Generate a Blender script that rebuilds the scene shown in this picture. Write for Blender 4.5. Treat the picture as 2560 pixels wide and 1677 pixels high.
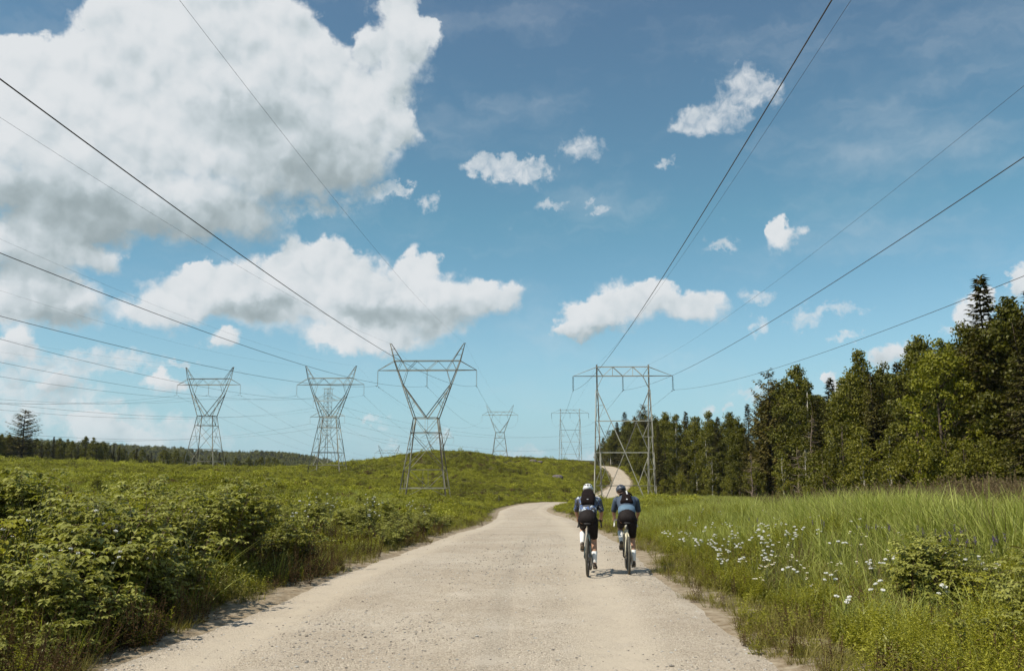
import bpy, bmesh, math, random
import numpy as np
from mathutils import Vector, Matrix, Quaternion

for _o in list(bpy.data.objects):
    bpy.data.objects.remove(_o)
scene = bpy.context.scene
COL = scene.collection
R = math.radians
rng = np.random.default_rng(7)
random.seed(7)

# ------------------------------------------------------------------ camera
CAM_H = 1.85
PITCH = R(9.10)
cam_d = bpy.data.cameras.new('camera')
cam_d.sensor_width = 36.0
cam_d.lens = 30.0
cam_d.clip_start = 0.1
cam_d.clip_end = 20000
cam = bpy.data.objects.new('camera', cam_d)
COL.objects.link(cam)
cam.location = (0, 0, CAM_H)
cam.rotation_euler = (math.pi / 2 + PITCH, 0, 0)
scene.camera = cam

# ------------------------------------------------------------------ light
SUN_EL = R(53)
SUN_AZ = R(-117)            # compass-like angle from +Y towards +X: sun stands behind left
sun_d = bpy.data.lights.new('sun', 'SUN')
sun_d.energy = 5.0
sun_d.angle = R(0.55)
sun_d.color = (1.0, 0.925, 0.79)
sun = bpy.data.objects.new('sun', sun_d)
COL.objects.link(sun)
SUN_DIR = Vector((math.sin(SUN_AZ) * math.cos(SUN_EL), math.cos(SUN_AZ) * math.cos(SUN_EL), math.sin(SUN_EL)))
sun.rotation_euler = (-SUN_DIR).to_track_quat('-Z', 'Y').to_euler()
sun.location = SUN_DIR * 60

scene.view_settings.view_transform = 'Standard'
scene.view_settings.look = 'None'
scene.view_settings.exposure = 0.12
scene.view_settings.gamma = 1.0
scene.view_settings.use_curve_mapping = False
scene.cycles.max_bounces = 6
scene.cycles.diffuse_bounces = 3
scene.cycles.glossy_bounces = 2
scene.cycles.transmission_bounces = 4
scene.cycles.transparent_max_bounces = 4
scene.cycles.caustics_reflective = False
scene.cycles.caustics_refractive = False
scene.cycles.use_denoising = True
scene.cycles.adaptive_threshold = 0.02

# ------------------------------------------------------------------ sky with clouds
# cloud masses: azimuth, elevation, half width, half height in degrees
CUM = [ (-30.48, 22.58, 4.24, 2.41), (-31.42, 23.49, 2.3, 1.72), (-26.19, 25.24, 3.47, 2.67), (-23.2, 27.14, 5.61, 2.9), (-18.41, 27.88, 5.45, 2.74), (-15.42, 26.62, 3.47, 2.59), (-12.66, 25.46, 2.31, 2.41), (-22.33, 21.69, 10.37, 5.2), (-27.93, 18.47, 7.02, 4.38), (-15.97, 21.47, 7.28, 4.18), (-10.62, 22.16, 4.09, 2.75), (-26.59, 15.59, 7.34, 2.13), (-19.27, 16.16, 5.69, 2.12), (-13.23, 19.45, 5.57, 2.28), (-8.05, 29.38, 2.13, 2.81), (-7.29, 27.28, 2.12, 2.64), (-8.91, 24.75, 2.36, 2.71), (-10.39, 27.56, 1.17, 1.31), (-6.17, 28.17, 1.14, 1.31), (-9.67, 22.47, 2.61, 1.63), (-7.59, 22.2, 1.67, 1.39), (-30.49, 12.95, 3.49, 1.96), (-28.2, 13.48, 3.22, 1.88), (-29.23, 10.28, 4.17, 1.76), (-26.14, 12.51, 1.44, 0.96), (-30.41, 6.89, 1.51, 1.27), (-20.47, 11.14, 4.57, 1.88), (-20.6, 12.27, 1.01, 1.25), (-15.79, 12.08, 3.56, 2.06), (-14.32, 13.72, 1.68, 1.55), (-12.24, 14.23, 1.58, 1.43), (-10.72, 12.07, 4.5, 2.5), (-6.71, 13.12, 1.22, 1.99), (-5.36, 13.69, 0.76, 1.12), (-4.1, 11.18, 3.81, 2.14), (-0.82, 11.6, 2.19, 1.34), (-7.58, 9.24, 4.01, 1.33), (-10.74, 8.64, 4.19, 1.0), (-18.86, 8.32, 1.46, 0.71), (-22.75, 9.61, 2.79, 1.24), (5.44, 10.22, 2.84, 1.47), (8.15, 10.96, 4.01, 1.59), (9.77, 11.71, 1.6, 1.32), (12.64, 10.68, 2.21, 1.26), (3.94, 9.44, 1.63, 0.75), (18.33, 14.85, 1.62, 1.14), (17.75, 15.79, 0.71, 0.96), (-27.78, 5.05, 1.79, 0.95), (-22.26, 5.4, 1.62, 0.94), (20.67, 5.34, 0.71, 0.95), (20.17, 5.73, 0.59, 0.55), (24.2, 7.04, 1.4, 1.03), (28.91, 8.77, 1.25, 1.76), (29.55, 10.25, 0.66, 0.89), (31.23, 10.66, 0.8, 1.15), (-26.01, 2.73, 2.48, 1.0), (-24.09, 2.04, 3.33, 0.87), (-15.0, 10.6, 5.5, 1.9), (-8.5, 10.6, 5.0, 1.8), (-29.5, 9.3, 4.5, 1.5) ]
WISP = [ (-1.69, 20.5, 1.74, 0.88), (1.12, 19.67, 1.54, 0.93), (4.92, 21.46, 1.96, 1.02), (5.97, 17.63, 1.1, 0.63), (15.86, 24.78, 1.59, 1.39), (17.54, 24.11, 1.3, 1.0), (14.43, 22.61, 2.13, 1.23), (12.27, 22.54, 1.35, 0.99), (10.61, 20.03, 0.92, 0.41), (14.23, 14.64, 1.69, 0.52), (16.39, 11.15, 1.56, 0.67), (16.42, 9.21, 1.05, 0.62), (19.16, 9.45, 1.22, 0.61), (21.51, 8.43, 1.29, 0.35), (15.49, 5.16, 1.25, 0.52), (-17.42, 15.36, 1.01, 0.91), (-15.97, 16.06, 1.34, 1.27), (-5.7, 17.9, 0.83, 0.73), (-8.06, 18.72, 1.23, 0.41), (-21.18, 6.82, 0.66, 0.33), (-7.95, 1.82, 1.1, 0.52), (-9.03, 3.39, 0.78, 0.37), (-4.79, 2.23, 1.11, 0.53), (-29.38, 4.16, 2.86, 1.05), (27.39, 8.41, 0.6, 0.48), (12.93, 4.13, 0.61, 0.47), (14.2, 4.23, 0.4, 0.36), (-14.72, 28.81, 1.08, 0.69), (1.06, 1.31, 1.6, 0.42), (5.31, 1.05, 1.85, 0.47), (-27.0, 3.2, 6.0, 1.5), (-21.0, 2.2, 5.0, 1.0), (-29.0, 6.0, 4.0, 1.4), (-24.5, 6.8, 3.0, 0.8), (-13.0, 17.2, 2.4, 0.8), (-9.5, 18.4, 2.2, 0.9), (3.0, 17.9, 1.6, 0.4), (0.0, 20.2, 3.0, 0.8), (21.0, 10.2, 2.2, 0.5), (24.0, 3.0, 4.0, 0.7), (-3.0, 0.9, 4.0, 0.5), (9.0, 3.0, 2.0, 0.5) ]
GREY = [ (-25.42, 15.01, 9.49, 2.28), (-29.64, 15.4, 4.21, 2.77), (-17.75, 15.79, 5.03, 2.27), (-12.69, 19.23, 5.06, 2.41), (-17.33, 22.56, 5.67, 2.18), (-30.36, 11.33, 3.48, 1.62), (-28.28, 8.94, 3.38, 1.06), (8.11, 8.97, 4.52, 0.74), (-8.14, 10.3, 5.34, 1.06), (-16.98, 10.47, 3.25, 0.9) ]

class NT:
    """small helper for node trees"""
    def __init__(self, tree):
        self.t = tree; self.n = tree.nodes; self.l = tree.links
    def _set(self, sock, v):
        if isinstance(v, bpy.types.NodeSocket):
            self.l.new(v, sock)
        elif v is not None:
            sock.default_value = v
    def node(self, typ, ins=None, **props):
        nd = self.n.new(typ)
        for k, v in props.items():
            setattr(nd, k, v)
        for k, v in (ins or {}).items():
            self._set(nd.inputs[k], v)
        return nd
    def math(self, op, a, b=None, c=None, clamp=False):
        nd = self.n.new('ShaderNodeMath'); nd.operation = op; nd.use_clamp = clamp
        self._set(nd.inputs[0], a); self._set(nd.inputs[1], b)
        if c is not None: self._set(nd.inputs[2], c)
        return nd.outputs[0]
    def vec(self, op, a, b=None, c=None):
        nd = self.n.new('ShaderNodeVectorMath'); nd.operation = op
        self._set(nd.inputs[0], a)
        if b is not None: self._set(nd.inputs[1], b)
        if c is not None: self._set(nd.inputs[2], c)
        return nd.outputs['Value'] if op in ('DOT_PRODUCT', 'LENGTH', 'DISTANCE') else nd.outputs[0]
    def mix(self, f, a, b, blend='MIX'):
        nd = self.n.new('ShaderNodeMix'); nd.data_type = 'RGBA'; nd.blend_type = blend
        self._set(nd.inputs[0], f); self._set(nd.inputs[6], a); self._set(nd.inputs[7], b)
        return nd.outputs[2]
    def smooth(self, x, a, b, lo=0.0, hi=1.0):
        nd = self.n.new('ShaderNodeMapRange'); nd.interpolation_type = 'SMOOTHSTEP'
        self._set(nd.inputs[0], x)
        for i, v in zip((1, 2, 3, 4), (a, b, lo, hi)): self._set(nd.inputs[i], v)
        return nd.outputs[0]
    def noise(self, vec, scale, detail=4, rough=0.55, dist=0.0, lac=2.0, out='Fac', dims='3D'):
        nd = self.node('ShaderNodeTexNoise', {'Scale': scale, 'Detail': detail, 'Roughness': rough, 'Distortion': dist, 'Lacunarity': lac}, noise_dimensions=dims)
        if vec is not None: self.l.new(vec, nd.inputs['Vector'])
        return nd.outputs[out]
    def ramp(self, f, stops):
        nd = self.n.new('ShaderNodeValToRGB'); cr = nd.color_ramp
        while len(cr.elements) < len(stops): cr.elements.new(0.5)
        for e, (p, c) in zip(cr.elements, stops):
            e.position = p; e.color = (*c, 1) if len(c) == 3 else c
        self._set(nd.inputs[0], f)
        return nd.outputs[0]

def build_sky():
    w = bpy.data.worlds.new('World'); scene.world = w; w.use_nodes = True
    t = w.node_tree; t.nodes.clear(); N = NT(t)
    tc = N.node('ShaderNodeTexCoord')
    d = N.vec('NORMALIZE', tc.outputs['Generated'])
    sep = N.node('ShaderNodeSeparateXYZ', {0: d})
    az = N.math('ARCTAN2', sep.outputs[0], sep.outputs[1])
    el = N.math('ARCSINE', sep.outputs[2])
    comb = N.node('ShaderNodeCombineXYZ', {0: az, 1: el})
    P = N.vec('SCALE', comb.outputs[0]); P.node.inputs['Scale'].default_value = 180 / math.pi   # degrees
    def warp(src, scale, amp, detail, rough, off=0.0):
        c = N.noise(N.vec('ADD', src, (off, off * 1.7, 0.0)), scale, detail, rough, out='Color')
        return N.vec('MULTIPLY_ADD', c, (2 * amp, 1.6 * amp, 0.0), (-amp, -0.8 * amp, 0.0))
    def field(blobs, grow, src, side=False):
        """summed masses; with side also the mean place on the lobes along the light"""
        acc = fac = 0.0
        for (a, e, ra, re) in blobs:
            ia, ie = 1 / (ra * grow), 1 / (re * grow)
            q = N.vec('MULTIPLY_ADD', src, (ia, ie, 0), (-a * ia, -e * ie, 0.0))
            k = N.math('SUBTRACT', 1.0, N.vec('DOT_PRODUCT', q, q), clamp=True)
            acc = N.math('MULTIPLY_ADD', k, k, acc)
            if side: fac = N.math('MULTIPLY_ADD', k, N.vec('DOT_PRODUCT', q, (-0.42, 0.90, 0.0)), fac)
        return (acc, fac) if side else acc
    # uneven outlines: the masses are looked up through a turbulent offset
    w1 = warp(P, 0.5, 1.7, 6, 0.6)
    Pb = N.vec('ADD', P, w1)
    wf = warp(P, 0.9, 1.5, 5, 0.6, 31.0)
    B0, FA = field(CUM, 1.26, Pb, True); B = N.math('MINIMUM', B0, 1.1)
    # where on its lobe a point lies: + sunny side, - underside
    facing = N.math('DIVIDE', FA, N.math('ADD', N.math('SQRT', B0), 0.15))
    W = field(WISP, 1.6, N.vec('ADD', P, wf))
    G = N.math('MINIMUM', field(GREY, 1.3, Pb), 1.0)
    # beyond the view the fair-weather field goes on
    far = N.noise(Pb, 0.075, 2, 0.5)
    outside = N.math('MAXIMUM', N.smooth(N.math('ABSOLUTE', N.math('MULTIPLY', az, 57.3)), 34, 44), N.smooth(N.math('MULTIPLY', el, 57.3), 32.5, 40))
    gen = N.math('MULTIPLY', N.smooth(far, 0.52, 0.66), outside)
    B = N.math('MAXIMUM', B, gen)
    def heads(src):
        # rounded cauliflower heads, two sizes
        v = N.node('ShaderNodeTexVoronoi', {'Scale': 0.42, 'Detail': 1.6, 'Roughness': 0.5, 'Lacunarity': 2.4, 'Vector': src}, feature='F1', voronoi_dimensions='2D', normalize=True)
        n = N.noise(src, 0.24, 3, 0.5)
        return N.math('MULTIPLY_ADD', n, 1.1, N.math('MULTIPLY', v.outputs['Distance'], -1.0))
    Pj = N.vec('ADD', P, warp(P, 0.9, 0.55, 4, 0.55, 11.0))
    h0 = heads(Pj)
    h1 = heads(N.vec('ADD', Pj, (-0.45, 0.8, 0)))
    # density
    edge = N.noise(P, 1.3, 5, 0.6)
    D = N.math('ADD', N.math('MULTIPLY_ADD', B, 1.65, -0.60), N.math('MULTIPLY_ADD', h0, 1.0, -0.03))
    D = N.math('ADD', D, N.math('MULTIPLY_ADD', edge, 0.72, -0.36))
    under = N.smooth(facing, 0.25, -0.5)
    sharp = N.smooth(D, -0.12, N.math('MULTIPLY_ADD', under, 0.80, 0.64))
    fine = N.noise(P, 1.1, 6, 0.62, 0.6)
    DW = N.math('MULTIPLY_ADD', N.math('MINIMUM', W, 1.0), 1.05, N.math('MULTIPLY_ADD', fine, 1.5, -1.18))
    wisp = N.math('MULTIPLY', N.smooth(DW, -0.08, 1.0), 0.85)
    # light: slope of the heads towards the sun, grey bases
    slope = N.math('SUBTRACT', h0, h1)
    lit = N.math('MULTIPLY_ADD', slope, 0.90, 0.68)
    lit = N.math('MULTIPLY_ADD', facing, 0.50, lit)
    soft = N.noise(Pj, 0.2, 3, 0.5)
    lit = N.math('ADD', lit, N.math('MULTIPLY_ADD', soft, 1.1, -0.55))
    rim = N.smooth(D, 0.1, 0.9)
    lit = N.math('MULTIPLY_ADD', rim, -0.10, lit)
    lit = N.math('MULTIPLY_ADD', G, -0.60, lit)
    lit = N.smooth(lit, -0.55, 0.95)
    ccol = N.ramp(lit, [(0.0, (0.37, 0.44, 0.46)), (0.35, (0.52, 0.60, 0.63)), (0.7, (0.70, 0.765, 0.80)), (1.0, (0.86, 0.89, 0.91))])
    # clear sky
    sky = N.node('ShaderNodeTexSky', sky_type='NISHITA')
    sky.sun_disc = False
    sky.sun_elevation = SUN_EL
    sky.sun_rotation = SUN_AZ
    sky.altitude = 300; sky.air_density = 1.0; sky.dust_density = 0.3; sky.ozone_density = 1.0
    tint = N.ramp(N.math('MULTIPLY', el, 1.9), [(0.0, (0.80, 0.86, 1.0)), (0.12, (0.80, 0.97, 1.0)), (0.55, (0.68, 1.0, 0.90)), (1.0, (0.78, 0.94, 0.88))])
    skc = N.vec('MULTIPLY', sky.outputs[0], tint)
    pale = N.smooth(N.math('MULTIPLY', el, 57.3), -1.0, 13.0, 0.85, 0.0)
    skc = N.mix(pale, skc, (2.7, 4.7, 5.6, 1.0))
    bgs = N.node('ShaderNodeBackground', {'Color': skc, 'Strength': SKY_STRENGTH})
    bgc = N.node('ShaderNodeBackground', {'Color': ccol, 'Strength': 0.82})
    veil = N.noise(N.vec('MULTIPLY', N.vec('ADD', P, w1), (0.35, 1.0, 1.0)), 0.16, 5, 0.6)
    veil = N.math('MULTIPLY', N.smooth(veil, 0.46, 0.80), 0.30)
    cover = N.math('MAXIMUM', N.math('MAXIMUM', N.math('MULTIPLY', sharp, 0.97), wisp), veil)
    # distant cloud low down melts into the pale air; nothing below the horizon
    cover = N.math('MULTIPLY', cover, N.smooth(N.math('MULTIPLY', el, 57.3), 0.2, 5.0, 0.55, 1.0))
    ms = N.node('ShaderNodeMixShader', {0: cover, 1: bgs.outputs[0], 2: bgc.outputs[0]})
    out = N.node('ShaderNodeOutputWorld')
    t.links.new(ms.outputs[0], out.inputs[0])
    w.cycles.sampling_method = 'MANUAL'
    w.cycles.sample_map_resolution = 256
SKY_TINT = (0.95, 1.0, 0.92)
SKY_STRENGTH = 0.112
build_sky()

# ------------------------------------------------------------------ helpers
def link(o): COL.objects.link(o); return o
def tag(o, label=None, cat=None, group=None, kind=None):
    for k, v in (('label', label), ('category', cat), ('group', group), ('kind', kind)):
        if v: o[k] = v
    return o
def empty(name, loc=(0, 0, 0), rz=0.0, label=None, cat=None, group=None):
    o = link(bpy.data.objects.new(name, None)); o.location = loc; o.rotation_euler = (0, 0, rz)
    o.empty_display_size = 0.1
    return tag(o, label, cat, group)
def mesh_np(name, verts, faces, mats=(), smooth=False, rnd=None):
    """verts (N,3); faces: one (M,k) array or a list of tuples"""
    me = bpy.data.meshes.new(name)
    if isinstance(faces, np.ndarray):
        v = np.ascontiguousarray(verts, dtype=np.float32); n, k = faces.shape
        me.vertices.add(len(v)); me.vertices.foreach_set('co', v.ravel())
        me.loops.add(n * k); me.loops.foreach_set('vertex_index', np.ascontiguousarray(faces, dtype=np.int32).ravel())
        me.polygons.add(n)
        me.polygons.foreach_set('loop_start', np.arange(0, n * k, k, dtype=np.int32))
        me.update(calc_edges=True)
    else:
        me.from_pydata([tuple(map(float, p)) for p in verts], [], [tuple(map(int, f)) for f in faces])
        me.update()
    for m in mats: me.materials.append(m)
    if smooth: me.polygons.foreach_set('use_smooth', np.ones(len(me.polygons), dtype=bool))
    if rnd is not None:
        a = me.attributes.new('rnd', 'FLOAT', 'POINT'); a.data.foreach_set('value', np.asarray(rnd, dtype=np.float32))
    return me
def obj(name, me, parent=None, loc=None, rot=None, scale=None):
    o = link(bpy.data.objects.new(name, me))
    if parent is not None: o.parent = parent
    if loc is not None: o.location = loc
    if rot is not None: o.rotation_euler = rot
    if scale is not None: o.scale = scale
    return o
class MB:
    """collects shapes into one mesh"""
    def __init__(self): self.v = []; self.f = []; self.m = []
    def add(self, v, f, m=0):
        n = len(self.v); self.v += [tuple(map(float, p)) for p in v]; self.f += [tuple(int(i) + n for i in q) for q in f]; self.m += [m] * len(f)
    def tube(self, pts, rad, seg=8, cap=True, m=0, flat=1.0):
        v, f = tube_geo(pts, rad, seg, cap, flat); self.add(v, f, m)
    def box(self, c, s, rot=None, m=0):
        v = [Vector((x * s[0] / 2, y * s[1] / 2, z * s[2] / 2)) for x in (-1, 1) for y in (-1, 1) for z in (-1, 1)]
        if rot is not None: v = [rot @ p for p in v]
        v = [p + Vector(c) for p in v]
        self.add(v, [(0, 1, 3, 2), (4, 6, 7, 5), (0, 4, 5, 1), (2, 3, 7, 6), (0, 2, 6, 4), (1, 5, 7, 3)], m)
    def loft(self, rings, cap=True, m=0):
        v = []; f = []; k = len(rings[0])
        for r in rings: v += r
        for i in range(len(rings) - 1):
            for j in range(k):
                f.append((i * k + j, i * k + (j + 1) % k, (i + 1) * k + (j + 1) % k, (i + 1) * k + j))
        if cap:
            f.append(tuple(reversed(range(k)))); f.append(tuple((len(rings) - 1) * k + j for j in range(k)))
        self.add(v, f, m)
    def mesh(self, name, mats, smooth=False):
        me = bpy.data.meshes.new(name); me.from_pydata(self.v, [], self.f)
        for mt in (mats if isinstance(mats, (list, tuple)) else [mats]): me.materials.append(mt)
        me.polygons.foreach_set('material_index', np.array(self.m, dtype=np.int32))
        if smooth: me.polygons.foreach_set('use_smooth', np.ones(len(me.polygons), dtype=bool))
        me.update()
        return me
def tube_geo(pts, rad, seg=8, cap=True, flat=1.0):
    pts = [Vector(p) for p in pts]; n = len(pts)
    rad = list(rad) if hasattr(rad, '__len__') else [rad] * n
    tg = []
    for i in range(n):
        a = pts[max(i - 1, 0)]; b = pts[min(i + 1, n - 1)]
        t = (b - a); tg.append(t.normalized() if t.length > 1e-9 else Vector((0, 0, 1)))
    ref = Vector((1, 0, 0)) if abs(tg[0].x) < 0.8 else Vector((0, 0, 1))
    u = (ref - tg[0] * ref.dot(tg[0])).normalized()
    v = []; f = []
    for i in range(n):
        if i: u = (u - tg[i] * u.dot(tg[i])).normalized()
        w = tg[i].cross(u)
        for j in range(seg):
            a = 2 * math.pi * j / seg
            v.append(pts[i] + (u * math.cos(a) + w * (math.sin(a) * flat)) * rad[i])
    for i in range(n - 1):
        for j in range(seg):
            f.append((i * seg + j, i * seg + (j + 1) % seg, (i + 1) * seg + (j + 1) % seg, (i + 1) * seg + j))
    if cap:
        f.append(tuple(reversed(range(seg)))); f.append(tuple((n - 1) * seg + j for j in range(seg)))
    return v, f
def vnoise(x, y, seed=0):
    x = np.asarray(x, dtype=float); y = np.asarray(y, dtype=float)
    xi = np.floor(x).astype(np.int64); yi = np.floor(y).astype(np.int64)
    fx = x - xi; fy = y - yi; fx = fx * fx * (3 - 2 * fx); fy = fy * fy * (3 - 2 * fy)
    def h(a, b):
        n = (a * 374761393 + b * 668265263 + seed * 974634) & 0x7fffffff
        n = ((n ^ (n >> 13)) * 1274126177) & 0x7fffffff
        return ((n ^ (n >> 16)) & 0xffff) / 65535.0
    return (h(xi, yi) * (1 - fx) + h(xi + 1, yi) * fx) * (1 - fy) + (h(xi, yi + 1) * (1 - fx) + h(xi + 1, yi + 1) * fx) * fy
def fbm(x, y, oct=4, seed=0):
    s = 0; a = 0.5
    for i in range(oct):
        s = s + a * vnoise(x * 2 ** i, y * 2 ** i, seed + i * 17); a *= 0.5
    return s

# ------------------------------------------------------------------ materials
MATS = {}
def mat(name):
    m = bpy.data.materials.new(name); m.use_nodes = True; t = m.node_tree; t.nodes.clear(); MATS[name] = m
    N = NT(t); out = N.node('ShaderNodeOutputMaterial'); return m, N, out
def simple(name, col, rough=0.6, metal=0.0, var=0.12, scale=8.0, spec=0.4):
    m, N, out = mat(name)
    tc = N.node('ShaderNodeTexCoord')
    n = N.noise(tc.outputs['Object'], scale, 4, 0.6)
    c2 = tuple(min(1, c * (1 + var)) for c in col); c1 = tuple(c * (1 - var) for c in col)
    c = N.mix(N.smooth(n, 0.3, 0.7), (*c1, 1), (*c2, 1))
    b = N.node('ShaderNodeBsdfPrincipled', {'Base Color': c, 'Roughness': rough, 'Metallic': metal, 'Specular IOR Level': spec})
    N.l.new(b.outputs[0], out.inputs[0]); return m
def foliage(name, c_dark, c_mid, c_light, trans=0.3, rough=0.55, objvar=0.25, spec=0.25, patch=0.9, pscale=0.11):
    """leaf tissue: colour differs leaf by leaf (rnd) and plant by plant"""
    m, N, out = mat(name)
    at = N.node('ShaderNodeAttribute', attribute_name='rnd')
    oi = N.node('ShaderNodeObjectInfo')
    r = N.math('ADD', N.math('MULTIPLY', at.outputs['Fac'], 1 - objvar), N.math('MULTIPLY', oi.outputs['Random'], objvar))
    g = N.node('ShaderNodeNewGeometry'); pt = N.noise(g.outputs['Position'], pscale, 4, 0.6)
    r = N.math('ADD', r, N.math('MULTIPLY_ADD', pt, patch, -0.5 * patch), clamp=True)
    c = N.ramp(r, [(0.0, c_dark), (0.5, c_mid), (1.0, c_light)])
    b = N.node('ShaderNodeBsdfPrincipled', {'Base Color': c, 'Roughness': rough, 'Specular IOR Level': spec})
    tcol = N.vec('MULTIPLY', c, (1.15, 1.2, 0.5))
    tr = N.node('ShaderNodeBsdfTranslucent', {'Color': tcol})
    ms = N.node('ShaderNodeMixShader', {0: trans, 1: b.outputs[0], 2: tr.outputs[0]})
    N.l.new(ms.outputs[0], out.inputs[0]); return m

# ------------------------------------------------------------------ scatter: mass vegetation that nobody could count
def scatter(name, pts, yaw, tilt, scl, idx, protos, label, cat):
    n = len(pts)
    me = bpy.data.meshes.new(name); me.vertices.add(n); me.vertices.foreach_set('co', np.asarray(pts, dtype=np.float32).ravel())
    a = me.attributes.new('irot', 'FLOAT_VECTOR', 'POINT')
    rot = np.stack([tilt * np.cos(yaw * 3.1), tilt * np.sin(yaw * 5.3), yaw], 1)
    a.data.foreach_set('vector', rot.astype(np.float32).ravel())
    a = me.attributes.new('iscl', 'FLOAT', 'POINT'); a.data.foreach_set('value', np.asarray(scl, dtype=np.float32))
    a = me.attributes.new('iidx', 'INT', 'POINT'); a.data.foreach_set('value', np.asarray(idx, dtype=np.int32))
    for p in protos:
        for m in p.materials:
            if m.name not in me.materials: me.materials.append(m)
    o = link(bpy.data.objects.new(name, me))
    ng = bpy.data.node_groups.new(name + '_nodes', 'GeometryNodeTree')
    ng.interface.new_socket('Geometry', in_out='INPUT', socket_type='NodeSocketGeometry')
    ng.interface.new_socket('Geometry', in_out='OUTPUT', socket_type='NodeSocketGeometry')
    gi = ng.nodes.new('NodeGroupInput'); go = ng.nodes.new('NodeGroupOutput')
    g2i = ng.nodes.new('GeometryNodeGeometryToInstance')
    for p in reversed(protos):
        po = bpy.data.objects.new(name + '_piece', p)
        oi = ng.nodes.new('GeometryNodeObjectInfo'); oi.inputs['Object'].default_value = po
        ng.links.new(oi.outputs['Geometry'], g2i.inputs[0])
    iop = ng.nodes.new('GeometryNodeInstanceOnPoints'); iop.inputs['Pick Instance'].default_value = True
    def attr(nm, typ):
        k = ng.nodes.new('GeometryNodeInputNamedAttribute'); k.data_type = typ; k.inputs['Name'].default_value = nm
        return k.outputs['Attribute']
    ng.links.new(gi.outputs[0], iop.inputs['Points'])
    ng.links.new(g2i.outputs[0], iop.inputs['Instance'])
    ng.links.new(attr('iidx', 'INT'), iop.inputs['Instance Index'])
    e2r = ng.nodes.new('FunctionNodeEulerToRotation'); ng.links.new(attr('irot', 'FLOAT_VECTOR'), e2r.inputs[0])
    ng.links.new(e2r.outputs[0], iop.inputs['Rotation'])
    ng.links.new(attr('iscl', 'FLOAT'), iop.inputs['Scale'])
    ng.links.new(iop.outputs[0], go.inputs[0])
    md = o.modifiers.new('scatter', 'NODES'); md.node_group = ng
    return tag(o, label, cat, None, 'stuff')

def leaves_geo(base, direc, normal, length, width, fold=0.18, droop=0.15, r=None):
    """diamond leaves: base point, direction, normal (N,3); returns verts, tri faces, rnd"""
    d = direc / np.linalg.norm(direc, axis=1, keepdims=True)
    s = np.cross(d, normal); s /= np.maximum(np.linalg.norm(s, axis=1, keepdims=True), 1e-6)
    nn = np.cross(s, d)
    L = np.asarray(length)[:, None]; W = np.asarray(width)[:, None]
    mid = base + d * L * 0.45
    a = mid + s * W * 0.5 + nn * W * fold
    b = mid - s * W * 0.5 + nn * W * fold
    tip = base + d * L - nn * L * droop
    n = len(base)
    v = np.stack([base, a, tip, b], 1).reshape(-1, 3)
    i = np.arange(n)[:, None] * 4
    f = np.concatenate([i + [0, 1, 2], i + [0, 2, 3]], 1).reshape(-1, 3)
    rr = rng.random(n) if r is None else r
    return v, f, np.repeat(rr, 4)
def unit(n):
    v = rng.normal(size=(n, 3)); return v / np.linalg.norm(v, axis=1, keepdims=True)

# ------------------------------------------------------------------ lie of the land
_F = 2133.0; _C, _S = math.cos(PITCH), math.sin(PITCH)
ROAD = np.array([  # x, y, z, half width
    (-1.0, -30, 0.0, 3.3), (-0.9, -10, 0.0, 3.3), (-0.75, 4, 0.0, 3.3), (-0.65, 8.4, 0.0, 3.3), (-0.45, 12, 0.0, 3.1), (-0.3, 16, 0.0, 2.95),
    (0.3, 25, -0.22, 2.95), (0.6, 34, -0.52, 3.0), (1.24, 51, -1.22, 3.0), (1.6, 68, -1.73, 3.0), (1.3, 90, -2.35, 2.9), (1.7, 112, -2.8, 2.9),
    (4.4, 132, -2.95, 2.9), (9.0, 152, -3.3, 2.9), (15.0, 172, -4.1, 3.0), (22, 202, -3.5, 3.0), (29.0, 235, -2.1, 2.7),
    (33.2, 262, -0.8, 2.6), (35.6, 290, 1.0, 2.5), (36.6, 315, 3.0, 2.5), (34.5, 340, 4.3, 3.2), (28, 365, 4.2, 3.2)])
CTRL = [  # x, y, z
    (-6, -20, .1), (6, -20, .1), (-8, 8, .05), (-15, 15, .25), (-10, 30, -.1), (-24, 40, .2), (-40, 30, .6), (-59, 100, 1.2), (-27, 100, .4), (-16, 90, -.5),
    (-35, 60, .3), (-12, 60, -.7), (-8, 110, -2.3),
    (-138, 230, 4.9), (-104, 230, 3.7), (-73, 230, 2.1), (-48, 223, 1.5), (-56, 262, 3.2), (-41, 265, 5.1), (-35, 265, 6.6), (-22.5, 265, 7.6), (-10, 265, 7.2),
    (-2.5, 265, 5.6), (3, 300, 5.2), (18, 320, 6.0), (30, 335, 5.2), (-16, 190, -1.2), (-3, 220, -.3), (-23, 180, -1.8), (-33, 190, .1), (14, 250, -.3),
    (9.5, 82, -1.0), (14, 100, -1.4), (-14.6, 148, -2.6), (19.2, 148, -3.1), (30, 140, -2.4), (15, 40, -.25), (8, 16, .25), (13, 16, .42), (25, 30, .3), (22, 20, .5), (30, 60, -.6), (18, 80, -1.6),
    (36, 100, -1.6), (45, 60, 0), (60, 100, -1), (34, 190, -2.9), (60, 200, -2.4), (44, 250, -1.2), (52, 300, 2.2), (55, 350, 4.2), (80, 350, 4),
    (27, 398, 7.2), (-6, 413, 7.0), (-39, 445, -2), (-75, 528, -8), (-88, 248, 2.8), (-110, 320, 2.0), (-160, 300, 3.9), (-200, 200, 4), (-120, 120, 2.5), (-70, 20, 1),
    (80, 20, .5), (120, 120, 0), (130, 300, 3), (-100, -60, 1), (100, -60, 1), (0, -80, 0)]
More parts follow.
